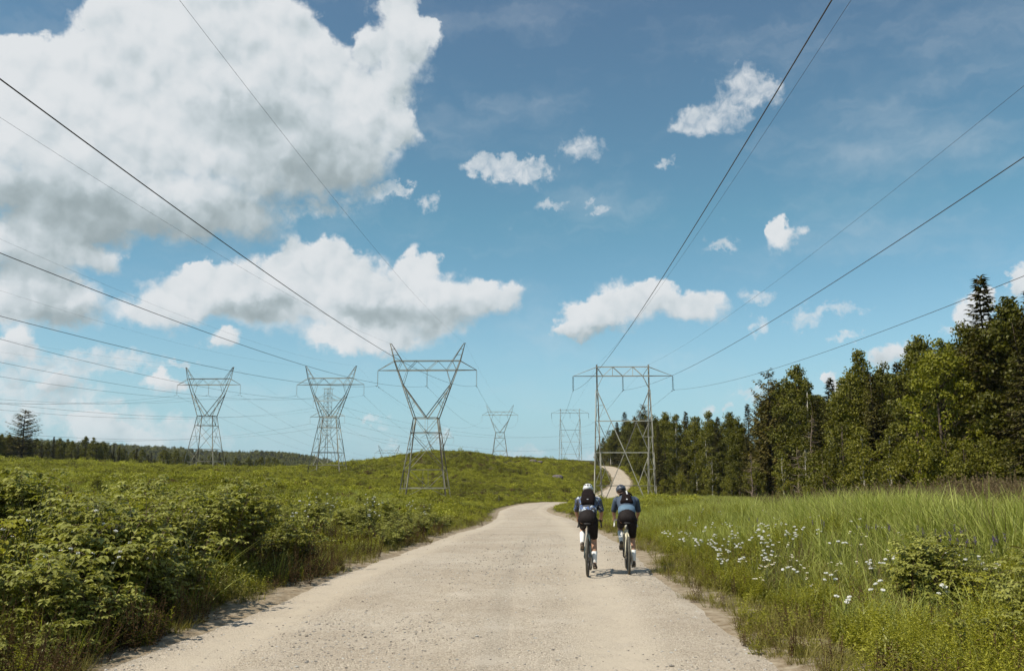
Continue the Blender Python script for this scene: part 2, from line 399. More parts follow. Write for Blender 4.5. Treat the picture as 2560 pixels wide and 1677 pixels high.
def _seg_interp(n_per=14):
    t = np.linspace(0, len(ROAD) - 1, (len(ROAD) - 1) * n_per + 1); i = np.clip(t.astype(int), 0, len(ROAD) - 2); u = (t - i)[:, None]
    P = np.vstack([2 * ROAD[0] - ROAD[1], ROAD, 2 * ROAD[-1] - ROAD[-2]])
    p0, p1, p2, p3 = P[i], P[i + 1], P[i + 2], P[i + 3]
    return 0.5 * (2 * p1 + (p2 - p0) * u + (2 * p0 - 5 * p1 + 4 * p2 - p3) * u ** 2 + (3 * p1 - p0 - 3 * p2 + p3) * u ** 3)
RC = _seg_interp()
def _rbf():
    pts = list(CTRL)
    for (x, y, z, w) in ROAD[1:]:
        pts.append((x, y, z))
    p = np.array(pts, dtype=float); n = len(p)
    def K(d): return np.where(d > 1e-9, d * d * np.log(np.maximum(d, 1e-9)), 0)
    d = np.hypot(p[:, None, 0] - p[None, :, 0], p[:, None, 1] - p[None, :, 1])
    A = np.zeros((n + 3, n + 3)); A[:n, :n] = K(d / 50) + np.eye(n) * 0.004; A[:n, n] = 1; A[:n, n + 1:] = p[:, :2] / 50; A[n:, :n] = A[:n, n:].T
    w = np.linalg.solve(A, np.concatenate([p[:, 2], np.zeros(3)]))
    def f(x, y):
        x = np.asarray(x, float); y = np.asarray(y, float); sh = x.shape; xf = x.ravel(); yf = y.ravel(); out = np.empty_like(xf)
        for s in range(0, len(xf), 20000):
            dx = np.hypot(xf[s:s + 20000, None] - p[None, :, 0], yf[s:s + 20000, None] - p[None, :, 1]) / 50
            out[s:s + 20000] = K(dx) @ w[:n] + w[n] + w[n + 1] * xf[s:s + 20000] / 50 + w[n + 2] * yf[s:s + 20000] / 50
        return out.reshape(sh)
    return f
_base = _rbf()
def road_dist(x, y):
    """signed distance beyond the road's edge (negative on the road) and road height"""
    x = np.asarray(x, float).ravel(); y = np.asarray(y, float).ravel()
    best = np.empty(len(x)); z = np.empty(len(x))
    for s in range(0, len(x), 20000):
        d = np.hypot(x[s:s + 20000, None] - RC[None, :, 0], y[s:s + 20000, None] - RC[None, :, 1])
        i = d.argmin(1); best[s:s + 20000] = d[np.arange(len(i)), i] - RC[i, 3]; z[s:s + 20000] = RC[i, 2]
    return best, z
def ground_z(x, y, carve=True):
    x = np.asarray(x, float); y = np.asarray(y, float); sh = x.shape
    r = np.hypot(x, y)
    k = np.clip((r - 420) / 300, 0, 1); k = k * k * (3 - 2 * k)
    kb = np.clip((-y - 30) / 60, 0, 1); k = np.maximum(k, kb)
    kx = np.clip((np.abs(x) - 170) / 120, 0, 1); k = np.maximum(k, kx)
    z = np.clip(_base(x, y), -9, 10) * (1 - k) + 1.0 * k
    d, zr = road_dist(x, y); d = d.reshape(sh); zr = zr.reshape(sh)
    bump = (fbm(x / 7, y / 7, 3, 5) - 0.44) * 0.5 + (fbm(x / 1.3, y / 1.3, 3, 9) - 0.44) * 0.16
    bump = bump + (fbm(x / 24, y / 24, 3, 21) - 0.44) * 1.0 * np.clip((r - 50) / 80, 0, 1)
    off = np.clip(d / 3.0, 0, 1)
    z = zr * (1 - off) + z * off + bump * np.clip((d + 0.2) / 2.0, 0, 1)
    if carve:
        z = z + np.where(d < 0.5, (fbm(x / 1.6, y / 1.6, 3, 33) - 0.44) * 0.05, 0) - 0.10 * np.clip((-d + 0.1) / 0.8, 0, 1)
    return z
def gz(x, y): return float(ground_z(np.array([x]), np.array([y]), False)[0])

def road_surf(x, y):
    i = np.array([np.argmin((RC[:, 1] - b) ** 2 + 0 * a) for a, b in zip(x, y)]); off = x - RC[i, 0]; half = RC[i, 3] + .45; sec = off / half
    z = RC[i, 2] + .03 * (1 - sec ** 2) - .012 + (fbm(x / 1.1, y / 2.2, 3, 3) - .44) * .045 + (fbm(x / .3, y / .3, 2, 8) - .37) * .016
    for c0, w0, dp in ((1.75, .35, .022), (.4, .3, .012), (-2.5, .35, .018), (-1.1, .3, .010)): z = z - dp * np.exp(-((off - c0) / w0) ** 2)
    return z - .10 * np.clip((np.abs(off) - (half - .75)) / .75, 0, 1) ** 1.5
def ground_material():
    m, N, out = mat('meadow_soil')
    g = N.node('ShaderNodeNewGeometry'); P = g.outputs['Position']
    a = N.noise(P, 0.05, 5, 0.6); b = N.noise(P, 0.6, 5, 0.65); c = N.noise(P, 6.0, 4, 0.6)
    col = N.ramp(N.smooth(b, 0.3, 0.7), [(0.0, (0.040, 0.034, 0.010)), (0.5, (0.066, 0.060, 0.012)), (1.0, (0.105, 0.100, 0.018))])
    col = N.mix(N.smooth(a, 0.5, 0.68, 0, 0.5), col, (0.072, 0.055, 0.024, 1))
    col = N.mix(N.smooth(c, 0.35, 0.7, 0.0, 0.35), col, (0.03, 0.024, 0.012, 1))
    at = N.node('ShaderNodeAttribute', attribute_name='verge')      # trodden sandy soil beside the gravel
    vg = N.smooth(N.math('ADD', at.outputs['Fac'], N.math('MULTIPLY_ADD', N.noise(P, 1.5, 5, 0.65), 1.3, -0.65)), 0.25, 0.75)
    sand = N.mix(N.smooth(c, 0.3, 0.7), (0.20, 0.150, 0.095, 1), (0.33, 0.275, 0.20, 1))
    col = N.mix(vg, col, sand)
    bs = N.node('ShaderNodeBsdfPrincipled', {'Base Color': col, 'Roughness': 0.95, 'Specular IOR Level': 0.1})
    bp = N.node('ShaderNodeBump', {'Strength': 0.8, 'Distance': 0.12, 'Height': N.noise(P, 2.5, 6, 0.65)}); N.l.new(bp.outputs[0], bs.inputs['Normal'])
    N.l.new(bs.outputs[0], out.inputs[0]); return m
def road_material():
    m, N, out = mat('gravel')
    g = N.node('ShaderNodeNewGeometry'); P = g.outputs['Position']
    at = N.node('ShaderNodeAttribute', attribute_name='across')
    x = at.outputs['Fac']                                     # metres from the road's middle
    big = N.noise(P, 0.35, 4, 0.6); med = N.noise(P, 2.2, 5, 0.65); fine = N.noise(P, 26, 3, 0.6)
    sm = N.vec('MULTIPLY', P, (1.0, 0.16, 1.0)); streak = N.noise(sm, 1.6, 4, 0.6)
    col = N.mix(N.smooth(big, 0.3, 0.7), (0.385, 0.330, 0.264, 1), (0.455, 0.402, 0.333, 1))
    col = N.mix(N.smooth(streak, 0.48, 0.72, 0, 0.55), col, (0.43, 0.370, 0.292, 1))
    # packed sand along the wheel tracks and the edges
    tr = N.math('MAXIMUM', N.smooth(N.math('ABSOLUTE', N.math('SUBTRACT', x, 1.75)), 0.7, 0.15), N.smooth(N.math('ABSOLUTE', N.math('ADD', x, 2.5)), 0.6, 0.1))
    tr = N.math('MULTIPLY', tr, N.smooth(med, 0.25, 0.6))
    col = N.mix(N.math('MULTIPLY', tr, 0.75), col, (0.44, 0.378, 0.295, 1))
    vo = N.node('ShaderNodeTexVoronoi', {'Vector': P, 'Scale': 58.0}, feature='F1')
    stone = N.ramp(vo.outputs['Color'], [(0.0, (0.42, 0.39, 0.35)), (0.3, (0.88, 0.86, 0.83)), (0.7, (1.06, 1.04, 1.01)), (1.0, (1.45, 1.43, 1.40))])
    loose = N.math('MULTIPLY', N.math('SUBTRACT', 1.0, N.math('MULTIPLY', tr, 0.85)), N.smooth(med, 0.2, 0.55))
    col = N.mix(N.math('MULTIPLY', loose, 0.95), col, N.mix(1.0, col, stone, 'MULTIPLY'))
    col = N.mix(N.smooth(fine, 0.55, 0.8, 0, 0.35), col, (0.19, 0.155, 0.115, 1))
    bs = N.node('ShaderNodeBsdfPrincipled', {'Base Color': col, 'Roughness': 0.95, 'Specular IOR Level': 0.15})
    hgt = N.math('ADD', N.math('MULTIPLY', N.math('MULTIPLY', vo.outputs['Distance'], loose), -1.2), N.math('MULTIPLY', med, 1.5))
    bp = N.node('ShaderNodeBump', {'Strength': 0.7, 'Distance': 0.018, 'Height': hgt}); N.l.new(bp.outputs[0], bs.inputs['Normal'])
    N.l.new(bs.outputs[0], out.inputs[0]); return m
M_GROUND = ground_material(); M_ROAD = road_material()

def build_ground():
    # polar sheet: fine in front of the road, coarse behind, out to the horizon
    a_f = np.radians(np.arange(-50, 50.01, 0.3)); a_b = np.radians(np.arange(52, 308.1, 4.0))
    ang = np.concatenate([a_f, a_b]); na = len(ang)
    rad = np.concatenate([np.arange(1.0, 30, 0.25), np.geomspace(30, 520, 210), np.geomspace(560, 9000, 26)]); nr = len(rad)
    X = rad[:, None] * np.sin(ang)[None]; Y = rad[:, None] * np.cos(ang)[None]
    Z = ground_z(X, Y)
    v = np.stack([X, Y, Z], -1).reshape(-1, 3); v = np.vstack([v, [[0, 0, float(ground_z(np.array([0.0]), np.array([0.0]))[0])]]])
    i = np.arange(nr - 1)[:, None] * na; j = np.arange(na)[None]; j2 = (np.arange(na) + 1)[None] % na
    f = np.stack([i + j, i + na + j, i + na + j2, i + j2], -1).reshape(-1, 4)
    c = len(v) - 1
    tri = np.stack([np.full(na, c), np.arange(na), (np.arange(na) + 1) % na, np.full(na, c)], 1)
    me = mesh_np('ground', v, f, [M_GROUND], smooth=True)
    dv, _ = road_dist(v[:, 0], v[:, 1]); a = me.attributes.new('verge', 'FLOAT', 'POINT')
    a.data.foreach_set('value', np.clip(1.0 - (dv - np.where(v[:, 0] > 0, -.05, -.15)) / 1.3, 0, 1).astype(np.float32))
    o = tag(obj('ground', me), None, None, None, 'structure'); o['label'] = 'rolling green meadow ground under the power lines'
    return o
def build_road():
    n = len(RC); k = 41
    sec = np.linspace(-1, 1, k)
    tan = np.gradient(RC[:, :2], axis=0); tan /= np.linalg.norm(tan, axis=1, keepdims=True); nor = np.stack([tan[:, 1], -tan[:, 0]], 1)
    # resample more finely near the walker
    half = RC[:, 3][:, None] + 0.45
    off = sec[None] * half
    X = RC[:, None, 0] + nor[:, None, 0] * off; Y = RC[:, None, 1] + nor[:, None, 1] * off
    Z = RC[:, None, 2] + 0.03 * (1 - sec[None] ** 2) - 0.012
    for c0, w0, dp in ((1.75, 0.35, 0.022), (0.4, 0.3, 0.012), (-2.5, 0.35, 0.018), (-1.1, 0.3, 0.010)):
        Z = Z - dp * np.exp(-((off - c0) / w0) ** 2)
    Z = Z + (fbm(X / 1.1, Y / 2.2, 3, 3) - 0.44) * 0.045 + (fbm(X / 0.3, Y / 0.3, 2, 8) - 0.37) * 0.016
    edge = np.clip((np.abs(off) - (half - 0.75)) / 0.75, 0, 1)
    Z = Z - 0.10 * edge ** 1.5
    v = np.stack([X, Y, Z], -1).reshape(-1, 3)
    i = np.arange(n - 1)[:, None] * k; j = np.arange(k - 1)[None]
    f = np.stack([i + j, i + j + 1, i + k + j + 1, i + k + j], -1).reshape(-1, 4)
    me = mesh_np('gravel_road', v, f, [M_ROAD], smooth=True)
    a = me.attributes.new('across', 'FLOAT', 'POINT'); a.data.foreach_set('value', np.broadcast_to(off, X.shape).astype(np.float32).ravel())
    o = obj('gravel_road', me); o['kind'] = 'structure'; o['label'] = 'pale gravel road curving off to the right and up a rise'
build_ground(); build_road()

# far wooded ridge beyond the left tree line
RIDGE = np.array([(-2400, 30), (-1400, 46), (-1000, 48), (-760, 42), (-640, 33), (-600, 31), (-560, 29), (-500, 23), (-470, 20.5), (-440, 20), (-410, 23), (-380, 21), (-340, 16), (-300, 9), (-250, 2), (-150, -4), (200, -10), (2400, 20)])
def ridge_z(x, y):
    top = np.interp(x, RIDGE[:, 0], RIDGE[:, 1])
    u = np.clip((y - 1050) / 350, 0, 1); u = u * u * (3 - 2 * u); w = np.clip((2300 - y) / 800, 0, 1)
    return (top + 2.5) * u * w + (fbm(x / 90, y / 90, 3, 4) - 0.44) * 9 * u - 1.5
def build_ridge():
    xs = np.arange(-2400, 2401, 30.0); ys = np.arange(1000, 2400, 35.0)
    X, Y = np.meshgrid(xs, ys); Z = ridge_z(X, Y)
    k = len(xs); i = np.arange(len(ys) - 1)[:, None] * k; j = np.arange(k - 1)[None]
    f = np.stack([i + j, i + j + 1, i + k + j + 1, i + k + j], -1).reshape(-1, 4)
    o = obj('hills', mesh_np('hills', np.stack([X, Y, Z], -1).reshape(-1, 3), f, [M_GROUND], True)); o['kind'] = 'structure'
    o['label'] = 'low wooded ridge far behind the meadow'
build_ridge()

# ------------------------------------------------------------------ transmission towers
def steel_material(name, c1, c2, rust):
    m, N, out = mat(name)
    g = N.node('ShaderNodeNewGeometry'); oi = N.node('ShaderNodeObjectInfo')
    n = N.noise(g.outputs['Position'], 1.6, 4, 0.65)
    col = N.mix(N.smooth(oi.outputs['Random'], .15, .85), (*c1, 1), (*c2, 1))
    col = N.mix(N.smooth(n, 0.55, 0.75, 0, 0.6), col, (*rust, 1))
    b = N.node('ShaderNodeBsdfPrincipled', {'Base Color': col, 'Roughness': 0.6, 'Metallic': 0.25, 'Specular IOR Level': 0.4})
    N.l.new(b.outputs[0], out.inputs[0]); return m
M_STEEL = steel_material('galvanised_steel', (0.085, 0.072, 0.052), (0.40, 0.375, 0.30), (0.12, 0.075, 0.045))
M_STEEL2 = steel_material('bright_galvanised_steel', (0.14, 0.13, 0.105), (0.52, 0.50, 0.43), (0.20, 0.15, 0.10))
M_GLASSY = simple('pale_glass_insulator', (0.42, 0.44, 0.42), 0.25, 0, 0.1, 20, 0.5)
M_DARKINS = simple('brown_porcelain', (0.045, 0.030, 0.035), 0.25, 0, 0.1, 20, 0.5)
M_WIRE = simple('weathered_conductor', (0.060, 0.045, 0.034), 0.7, 0.1, 0.1, 0.5)
M_CONC = simple('footing_concrete', (0.36, 0.34, 0.30), 0.9)

_L = MB()   # one metre of L-shaped angle iron along z, shared by every member
_t = 0.16
for (cx, cy, sx, sy) in ((0.0, -0.42, 1.0, _t), (-0.42, _t / 2, _t, 1.0 - _t)):
    _L.box((cx, cy, 0.5), (sx, sy, 1.0))
BAR = {m.name: _L.mesh('angle_iron_' + m.name, m) for m in (M_STEEL, M_STEEL2)}
def bar(parent, name, p, q, w, m):
    p = Vector(p); q = Vector(q); d = q - p
    o = link(bpy.data.objects.new(name, BAR[m.name])); o.parent = parent
    o.matrix_local = Matrix.LocRotScale(p, d.to_track_quat('Z', 'Y'), Vector((w * 0.88, w * 0.88, d.length)))
    return o
def insulator_mesh(name, length, m, n=16, r=0.14):
    b = MB()
    b.tube([(0, 0, 0), (0, 0, -length)], 0.025, 6)
    for i in range(n):
        z = -0.12 - (length - 0.3) * i / (n - 1)
        b.tube([(0, 0, z), (0, 0, z - 0.035), (0, 0, z - 0.05)], [0.03, r, r * 0.8], 10)
    b.box((0, 0, -length), (0.08, 0.34, 0.07))
    return b.mesh(name, m, False)
INS_PALE = insulator_mesh('insulator_pale', 2.75, M_GLASSY); INS_DARK = insulator_mesh('insulator_dark', 2.45, M_DARKINS, 16, 0.19)
FOOT = MB(); FOOT.tube([(0, 0, -0.6), (0, 0, 0.12), (0, 0, 0.16)], [0.32, 0.30, 0.24], 10); FOOT = FOOT.mesh('footing', M_CONC)

def members_cat():
    """waist tower with two horns; returns list of (part name, p, q, width)"""
    out = []; A = lambda n, p, q, w: out.append((n, p, q, w))
    # body levels: z, half width x, half depth y
    LV = [(0, 4.0, 4.0), (1.9, 3.75, 3.7), (5.0, 3.30, 3.25), (8.4, 2.85, 2.6), (11.25, 2.45, 1.9), (13.8, 2.05, 1.55)]
    P = lambda i, sx, sy: (sx * LV[i][1], sy * LV[i][2], LV[i][0])
    for sx in (-1, 1):
        for sy in (-1, 1):
            for i in range(5):
                A('leg', P(i, sx, sy), P(i + 1, sx, sy), 0.24 if i < 3 else 0.21)
    corners = [(-1, -1), (1, -1), (1, 1), (-1, 1)]
    for k in range(4):
        a, b = corners[k], corners[(k + 1) % 4]
        mid = lambda i: tuple((u + v) / 2 for u, v in zip(P(i, *a), P(i, *b)))
        for i, w in ((2, .15), (4, .15), (5, .17)): A('horizontal_member', P(i, *a), P(i, *b), w)
        # foot frame: members rise from the legs to the middle of the face, and V down from the second level
        m1 = mid(1); A('horizontal_member', P(1, *a), m1, .12); A('horizontal_member', m1, P(1, *b), .12)
        A('brace', P(2, *a), m1, .12); A('brace', P(2, *b), m1, .12); A('brace', (m1[0], m1[1], m1[2]), mid(2), .08)
        A('brace', P(0, *a), m1, .09) if k % 2 == 0 else A('brace', P(0, *b), m1, .09)
        # long cross between the second and the waist level
        A('brace', P(2, *a), P(4, *b), .12); A('brace', P(2, *b), P(4, *a), .12)
        # stub horizontals at level 3
        q = mid(3); A('brace', P(3, *a), tuple(u * .62 + v * .38 for u, v in zip(P(3, *a), P(3, *b))), .08) if k % 2 == 0 else A('brace', P(3, *a), P(3, *b), .08)
        # V in the waist
        m4 = mid(4); A('brace', P(5, *a), m4, .12); A('brace', P(5, *b), m4, .12); A('brace', m4, mid(5), .07)
    # forked head
    zb, yb = 19.6, 0.95; z1, z2, zt = 22.1, 23.75, 26.8
    for sx in (-1, 1):
        for sy in (-1, 1):
            w = P(5, sx, sy); bend = (sx * 4.2, sy * yb, zb)
            A('fork_member', w, bend, .18); A('fork_member', (0.0, sy * 1.5, 13.8), bend, .18)
            A('fork_member', bend, (sx * 5.15, sy * .7, z1), .17); A('fork_member', (sx * 5.15, sy * .7, z1), (sx * 5.75, sy * .6, z2), .16)
            A('brace', bend, (sx * 3.45, sy * .7, z1), .10)
            A('horn', (sx * 5.75, sy * .6, z2), (sx * 6.55, sy * .1, zt), .13)
            A('horn', (sx * 4.4, sy * .6, z2), (sx * 6.35, sy * .1, zt), .12)
            # fork lacing
            for t0, t1 in ((.30, .48), (.55, .74)):
                lo = [w[i] + (bend[i] - w[i]) * t0 for i in range(3)]; li = [(0, sy * 1.5, 13.8)[i] + (bend[i] - (0, sy * 1.5, 13.8)[i]) * t1 for i in range(3)]
                A('brace', lo, li, .08); A('brace', [w[i] + (bend[i] - w[i]) * (t0 + .17) for i in range(3)], li, .07)
            for t0 in (.35, .68):
                a = [(sx * 5.75, sy * .6, z2)[i] * (1 - t0) + (sx * 6.55, sy * .1, zt)[i] * t0 for i in range(3)]
                b = [(sx * 4.4, sy * .6, z2)[i] * (1 - t0) + (sx * 6.35, sy * .1, zt)[i] * t0 for i in range(3)]
                A('brace', a, b, .07)
            A('arm_tie', (sx * 5.75, sy * .6, z2), (sx * 8.65, 0, z1), .11)
            A('crossarm_chord', (sx * 5.15, sy * .7, z1), (sx * 8.65, 0, z1), .13)
        A('brace', (sx * 4.2, -yb, zb), (sx * 4.2, yb, zb), .09); A('horn', (sx * 6.3, 0, zt), (sx * 6.75, 0, zt + .05), .12)
        for t0 in (.3, .6):
            a = [P(5, sx, -1)[i] + ((sx * 4.2, -yb, zb)[i] - P(5, sx, -1)[i]) * t0 for i in range(3)]; A('brace', a, (a[0], -a[1], a[2]), .08)
    for sy in (-1, 1):
        A('crossarm_chord', (-5.15, sy * .7, z1), (5.15, sy * .7, z1), .15); A('crossarm_chord', (-5.75, sy * .6, z2), (5.75, sy * .6, z2), .14)
        top = [-4.4, -1.85, 1.85, 4.4]; bot = [-3.45, 0.0, 3.45]
        A('brace', (-5.15, sy * .7, z1), (-4.4, sy * .6, z2), .09); A('brace', (5.15, sy * .7, z1), (4.4, sy * .6, z2), .09)
        for i in range(3):
            A('brace', (top[i], sy * .6, z2), (bot[i], sy * .7, z1), .11); A('brace', (bot[i], sy * .7, z1), (top[i + 1], sy * .6, z2), .11)
    for x in (-3.45, 0, 3.45): A('brace', (x, -.7, z1), (x, .7, z1), .08)
    for x in (-4.4, -1.85, 1.85, 4.4): A('brace', (x, -.6, z2), (x, .6, z2), .08)
    return out, [(-8.65, 0, 22.1), (0, 0, 22.05), (8.65, 0, 22.1)], [(-6.6, 0, 26.9), (6.6, 0, 26.9)], [(sx * 4, sy * 4, 0) for sx in (-1, 1) for sy in (-1, 1)]

def members_h():
    out = []; A = lambda n, p, q, w: out.append((n, p, q, w))
    H, zc = 23.6, 21.6
    hw = lambda z: 0.13 + 0.52 * max(0, (19.2 - z) / 19.2)      # half width of the slender legs
    cx = lambda z: 4.5 + 0.1 * (1 - z / H)
    lv = [0, 2.8, 5.6, 8.4, 11.1, 13.8, 16.5, 19.2]
    for s in (-1, 1):
        for a in (-1, 1):
            for b in (-1, 1):
                for i in range(7):
                    z0, z1 = lv[i], lv[i + 1]
                    A('leg', (s * cx(z0) + a * hw(z0), b * hw(z0) * 1.2, z0), (s * cx(z1) + a * hw(z1), b * hw(z1) * 1.2, z1), .15)
        A('mast', (s * 4.5, 0, 19.0), (s * 4.5, 0, H), .30)
        for i in range(7):
            z0, z1 = lv[i], lv[i + 1]
            for b in (-1, 1):
                u = -1 if i % 2 else 1
                A('brace', (s * cx(z0) + u * hw(z0), b * hw(z0) * 1.2, z0), (s * cx(z1) - u * hw(z1), b * hw(z1) * 1.2, z1), .07)
                A('brace', (s * cx(z0) + b * hw(z0), u * hw(z0) * 1.2, z0), (s * cx(z1) + b * hw(z1), -u * hw(z1) * 1.2, z1), .07)
            for b in (-1, 1): A('brace', (s * cx(z1) - hw(z1), b * hw(z1) * 1.2, z1), (s * cx(z1) + hw(z1), b * hw(z1) * 1.2, z1), .07)
    for y in (-.28, .28):
        for z in (2.8, 8.4, 13.8): A('horizontal_member', (-cx(z), y, z), (cx(z), y, z), .15)
        c = (0.1, y, 8.5)
        for s in (-1, 1):
            A('brace', (s * 4.45, y, 19.0), c, .14); A('brace', c, (s * 3.4, y, 0.3), .13)
            inn = s * (cx(8.4) - .3)
            x138 = s * 2.1
            A('brace', (inn, y, 8.4), (x138, y, 13.8), .09); A('brace', (s * 4.4, y, 13.8), (s * 3.25, y, 11.1), .08); A('brace', (s * 4.4, y, 13.8), (s * 3.25, y, 16.5), .08)
            A('brace', (s * 4.4, y, 16.5), (s * 3.25, y, 16.5), .07); A('brace', (s * 4.4, y, 11.1), (s * 3.15, y, 11.1), .07)
            A('brace', (inn, y, 8.3), (s * 2.2, y, 2.8), .10); A('brace', (s * 2.2, y, 2.8), (s * 3.4, y, 0.3), .09) if y > 0 else A('brace', (s * 4.3, y, 2.8), (s * 3.4, y, 0.3), .09)
            A('brace', (s * 4.4, y, 5.6), (s * 3.3, y, 5.6), .07); A('brace', (s * 3.3, y, 5.6), (s * 4.35, y, 2.8), .08)
        # bridge
        A('crossarm_chord', (-4.5, y, zc), (4.5, y, zc), .15); A('crossarm_chord', (-4.5, y, 23.2), (4.5, y, 23.2), .12)
        xs = [-4.5, -3.45, -1.75, 0.0, 1.75, 3.45, 4.5]
        for i in range(6): A('brace', (xs[i], y, 23.2 if i % 2 == 0 else zc), (xs[i + 1], y, zc if i % 2 == 0 else 23.2), .12)
        for x in (-1.75, 1.75): A('brace', (x, y, zc), (x, y, 23.2), .07)
        for s in (-1, 1):
            A('brace', (s * 3.45, y, zc), (s * 4.5, y, 19.4), .11)
            A('crossarm_chord', (s * 4.5, y, zc), (s * 8.65, 0, zc), .13); A('arm_tie', (s * 4.5, y, 23.2), (s * 8.65, 0, zc), .08)
    return out, [(-8.65, 0, zc), (0, 0, zc), (8.65, 0, zc)], [(-4.5, 0, H), (4.5, 0, H)], [(s * 4.6 + a * .65, b * .78, 0) for s in (-1, 1) for a in (-1, 1) for b in (-1, 1)]

def members_column():
    """narrow lattice column with two pairs of arms"""
    out = []; A = lambda n, p, q, w: out.append((n, p, q, w)); H = 34.0
    hw = lambda z: 1.15 if z > 15 else 1.15 + (15 - z) / 15 * 2.6
    lv = [0, 5, 10, 15] + [15 + 1.9 * i for i in range(1, 11)]
    cs = [(-1, -1), (1, -1), (1, 1), (-1, 1)]
    for i in range(len(lv) - 1):
        z0, z1 = lv[i], lv[i + 1]
        for k in range(4):
            a, b = cs[k], cs[(k + 1) % 4]
            A('leg', (a[0] * hw(z0), a[1] * hw(z0), z0), (a[0] * hw(z1), a[1] * hw(z1), z1), .2)
            A('brace', (a[0] * hw(z0), a[1] * hw(z0), z0), (b[0] * hw(z1), b[1] * hw(z1), z1), .1)
            A('horizontal_member', (a[0] * hw(z1), a[1] * hw(z1), z1), (b[0] * hw(z1), b[1] * hw(z1), z1), .1)
    for z, x in ((29.0, 7.4), (22.5, 8.6)):
        for s in (-1, 1):
            for y in (-1, 1):
                A('crossarm_chord', (s * 1.15, y * 1.15, z), (s * x, 0, z), .16); A('arm_tie', (s * 1.15, y * 1.15, z + 2.8), (s * x, 0, z), .12)
                A('brace', (s * 1.15, y * 1.15, z + 1.2), (s * x * .55, y * .6, z), .08)
    for y in (-1.15, 1.15): A('crossarm_chord', (-2.3, y, H), (2.3, y, H), .14)
    return out, [(-7.4, 0, 29), (7.4, 0, 29), (-8.6, 0, 22.5), (8.6, 0, 22.5)], [(-2.2, 0, H), (2.2, 0, H)], [(sx * 3.75, sy * 3.75, 0) for sx in (-1, 1) for sy in (-1, 1)]

KIND = {'cat': members_cat(), 'h': members_h(), 'col': members_column()}
def tower(kind, x, y, yaw, z=None, sc=1.0, label='', group=None, ins=INS_PALE, m=M_STEEL):
    mem, att, gw, feet = KIND[kind]
    z = gz(x, y) if z is None else z
    t = empty('transmission_tower', (x, y, z), yaw, label, 'tower', group); t.scale = (sc, sc, sc)
    for (n, p, q, w) in mem: bar(t, n, p, q, w * (.72 if n == 'brace' else .92), m)
    for p in att: obj('insulator_string', ins, t, p)
    M = Matrix.LocRotScale(Vector((x, y, z)), Matrix.Rotation(yaw, 3, 'Z').to_quaternion(), Vector((sc, sc, sc)))
    for p in feet:
        w = M @ Vector(p); obj('footing', FOOT, t, (p[0], p[1], p[2] + (gz(w.x, w.y) - w.z) / sc))
    il = 2.75 if ins is INS_PALE else 2.45
    return [M @ (Vector(p) - Vector((0, 0, il))) for p in att], [M @ Vector(p) for p in gw]

YAW = R(-1.9)
A1 = tower('h', 19.3, 148, YAW, -3.2, 1.0, 'bright steel H-frame pylon with dark insulators standing near the forest edge', 'H-frame pylons', INS_DARK, M_STEEL2)
A2 = tower('h', 27.0, 398, YAW, None, 1.0, 'far H-frame pylon on the rise beyond the meadow', 'H-frame pylons', INS_DARK, M_STEEL2)
B1 = tower('cat', -14.8, 148, YAW, -2.7, 1.0, 'tall horned lattice pylon standing beside the bend of the gravel road', 'horned pylons')
B2 = tower('cat', -5.8, 413, YAW, None, 1.0, 'far horned pylon rising behind the shoulder of the round hill', 'horned pylons')
C1 = tower('cat', -47.6, 223, YAW - R(1.0), None, 1.03, 'horned pylon at the left foot of the round hill', 'horned pylons')
C2 = tower('cat', -38.8, 445, YAW, -2.6, 1.0, 'half hidden horned pylon peeking over the round hill behind the nearest horned one', 'horned pylons')
D1 = tower('cat', -88.4, 248, YAW - R(1.5), None, 1.09, 'horned pylon farthest out in the meadow before the dark tree line', 'horned pylons')
D2 = tower('cat', -75.5, 528, YAW, -8.6, 1.0, 'tiny horned pylon whose head just clears the hill', 'horned pylons')
E1 = tower('col', -76.0, 352, R(-24), 2.0, 1.0, 'narrow column pylon with paired arms seen through the horned pylon by the hill', 'column pylons')

# ------------------------------------------------------------------ conductors, one continuous wire per phase
def catenary(p, q, sag, n):
    return [p.lerp(q, i / n) - Vector((0, 0, 4 * sag * (i / n) * (1 - i / n))) for i in range(n + 1)]
def wire(pts, r, label, group, dampers=()):
    b = MB(); b.tube(pts, r, 5)
    for d in dampers: b.box(d, (0.10, 0.40, 0.12))
    return tag(obj('overhead_wire', b.mesh('overhead_wire', M_WIRE)), label, 'wire', group)
def line(t1, t2, back, sag1, sag2, name, r=0.0165, gws=(2.4, 2.0)):
    """back: offset of the pylon behind the viewer relative to the first one"""
    back = Vector(back); ph = ('left', 'middle', 'right')
    for i in range(3):
        p0, p1, p2 = t1[0][i] + back, t1[0][i], t2[0][i]
        pts = catenary(p0, p1, sag1, 90) + catenary(p1, p2, sag2, 40)[1:]
        u = (p0 - p1).normalized(); v = (p2 - p1).normalized()
        wire(pts, r, f'thick conductor hanging from the {ph[i]} insulators of the {name}', 'conductors of the ' + name, [p1 + u * 1.2 - Vector((0, 0, .14)), p1 + v * 1.2 - Vector((0, 0, .14))])
    for i in range(2):
        p0, p1, p2 = t1[1][i] + back, t1[1][i], t2[1][i]
        pts = catenary(p0, p1, sag1 * 0.8, 90) + catenary(p1, p2, sag2 * .8, 40)[1:]
        wire(pts, 0.0075, f'thin ground wire over the {("left", "right")[i]} peak of the {name}', 'ground wires of the ' + name)
line(A1, A2, (-7.8, -250, 3.2), 6.3, 5.0, 'H-frame pylons')
line(B1, B2, (-8.8, -262, 2.2), 7.9, 5.2, 'horned pylons nearest the road')
line(C1, C2, (-8.8, -262, -1.0), 8.2, 5.5, 'horned pylons at the hill foot')
line(D1, D2, (-12.5, -290, -1.5), 10.5, 6.5, 'horned pylons by the tree line')
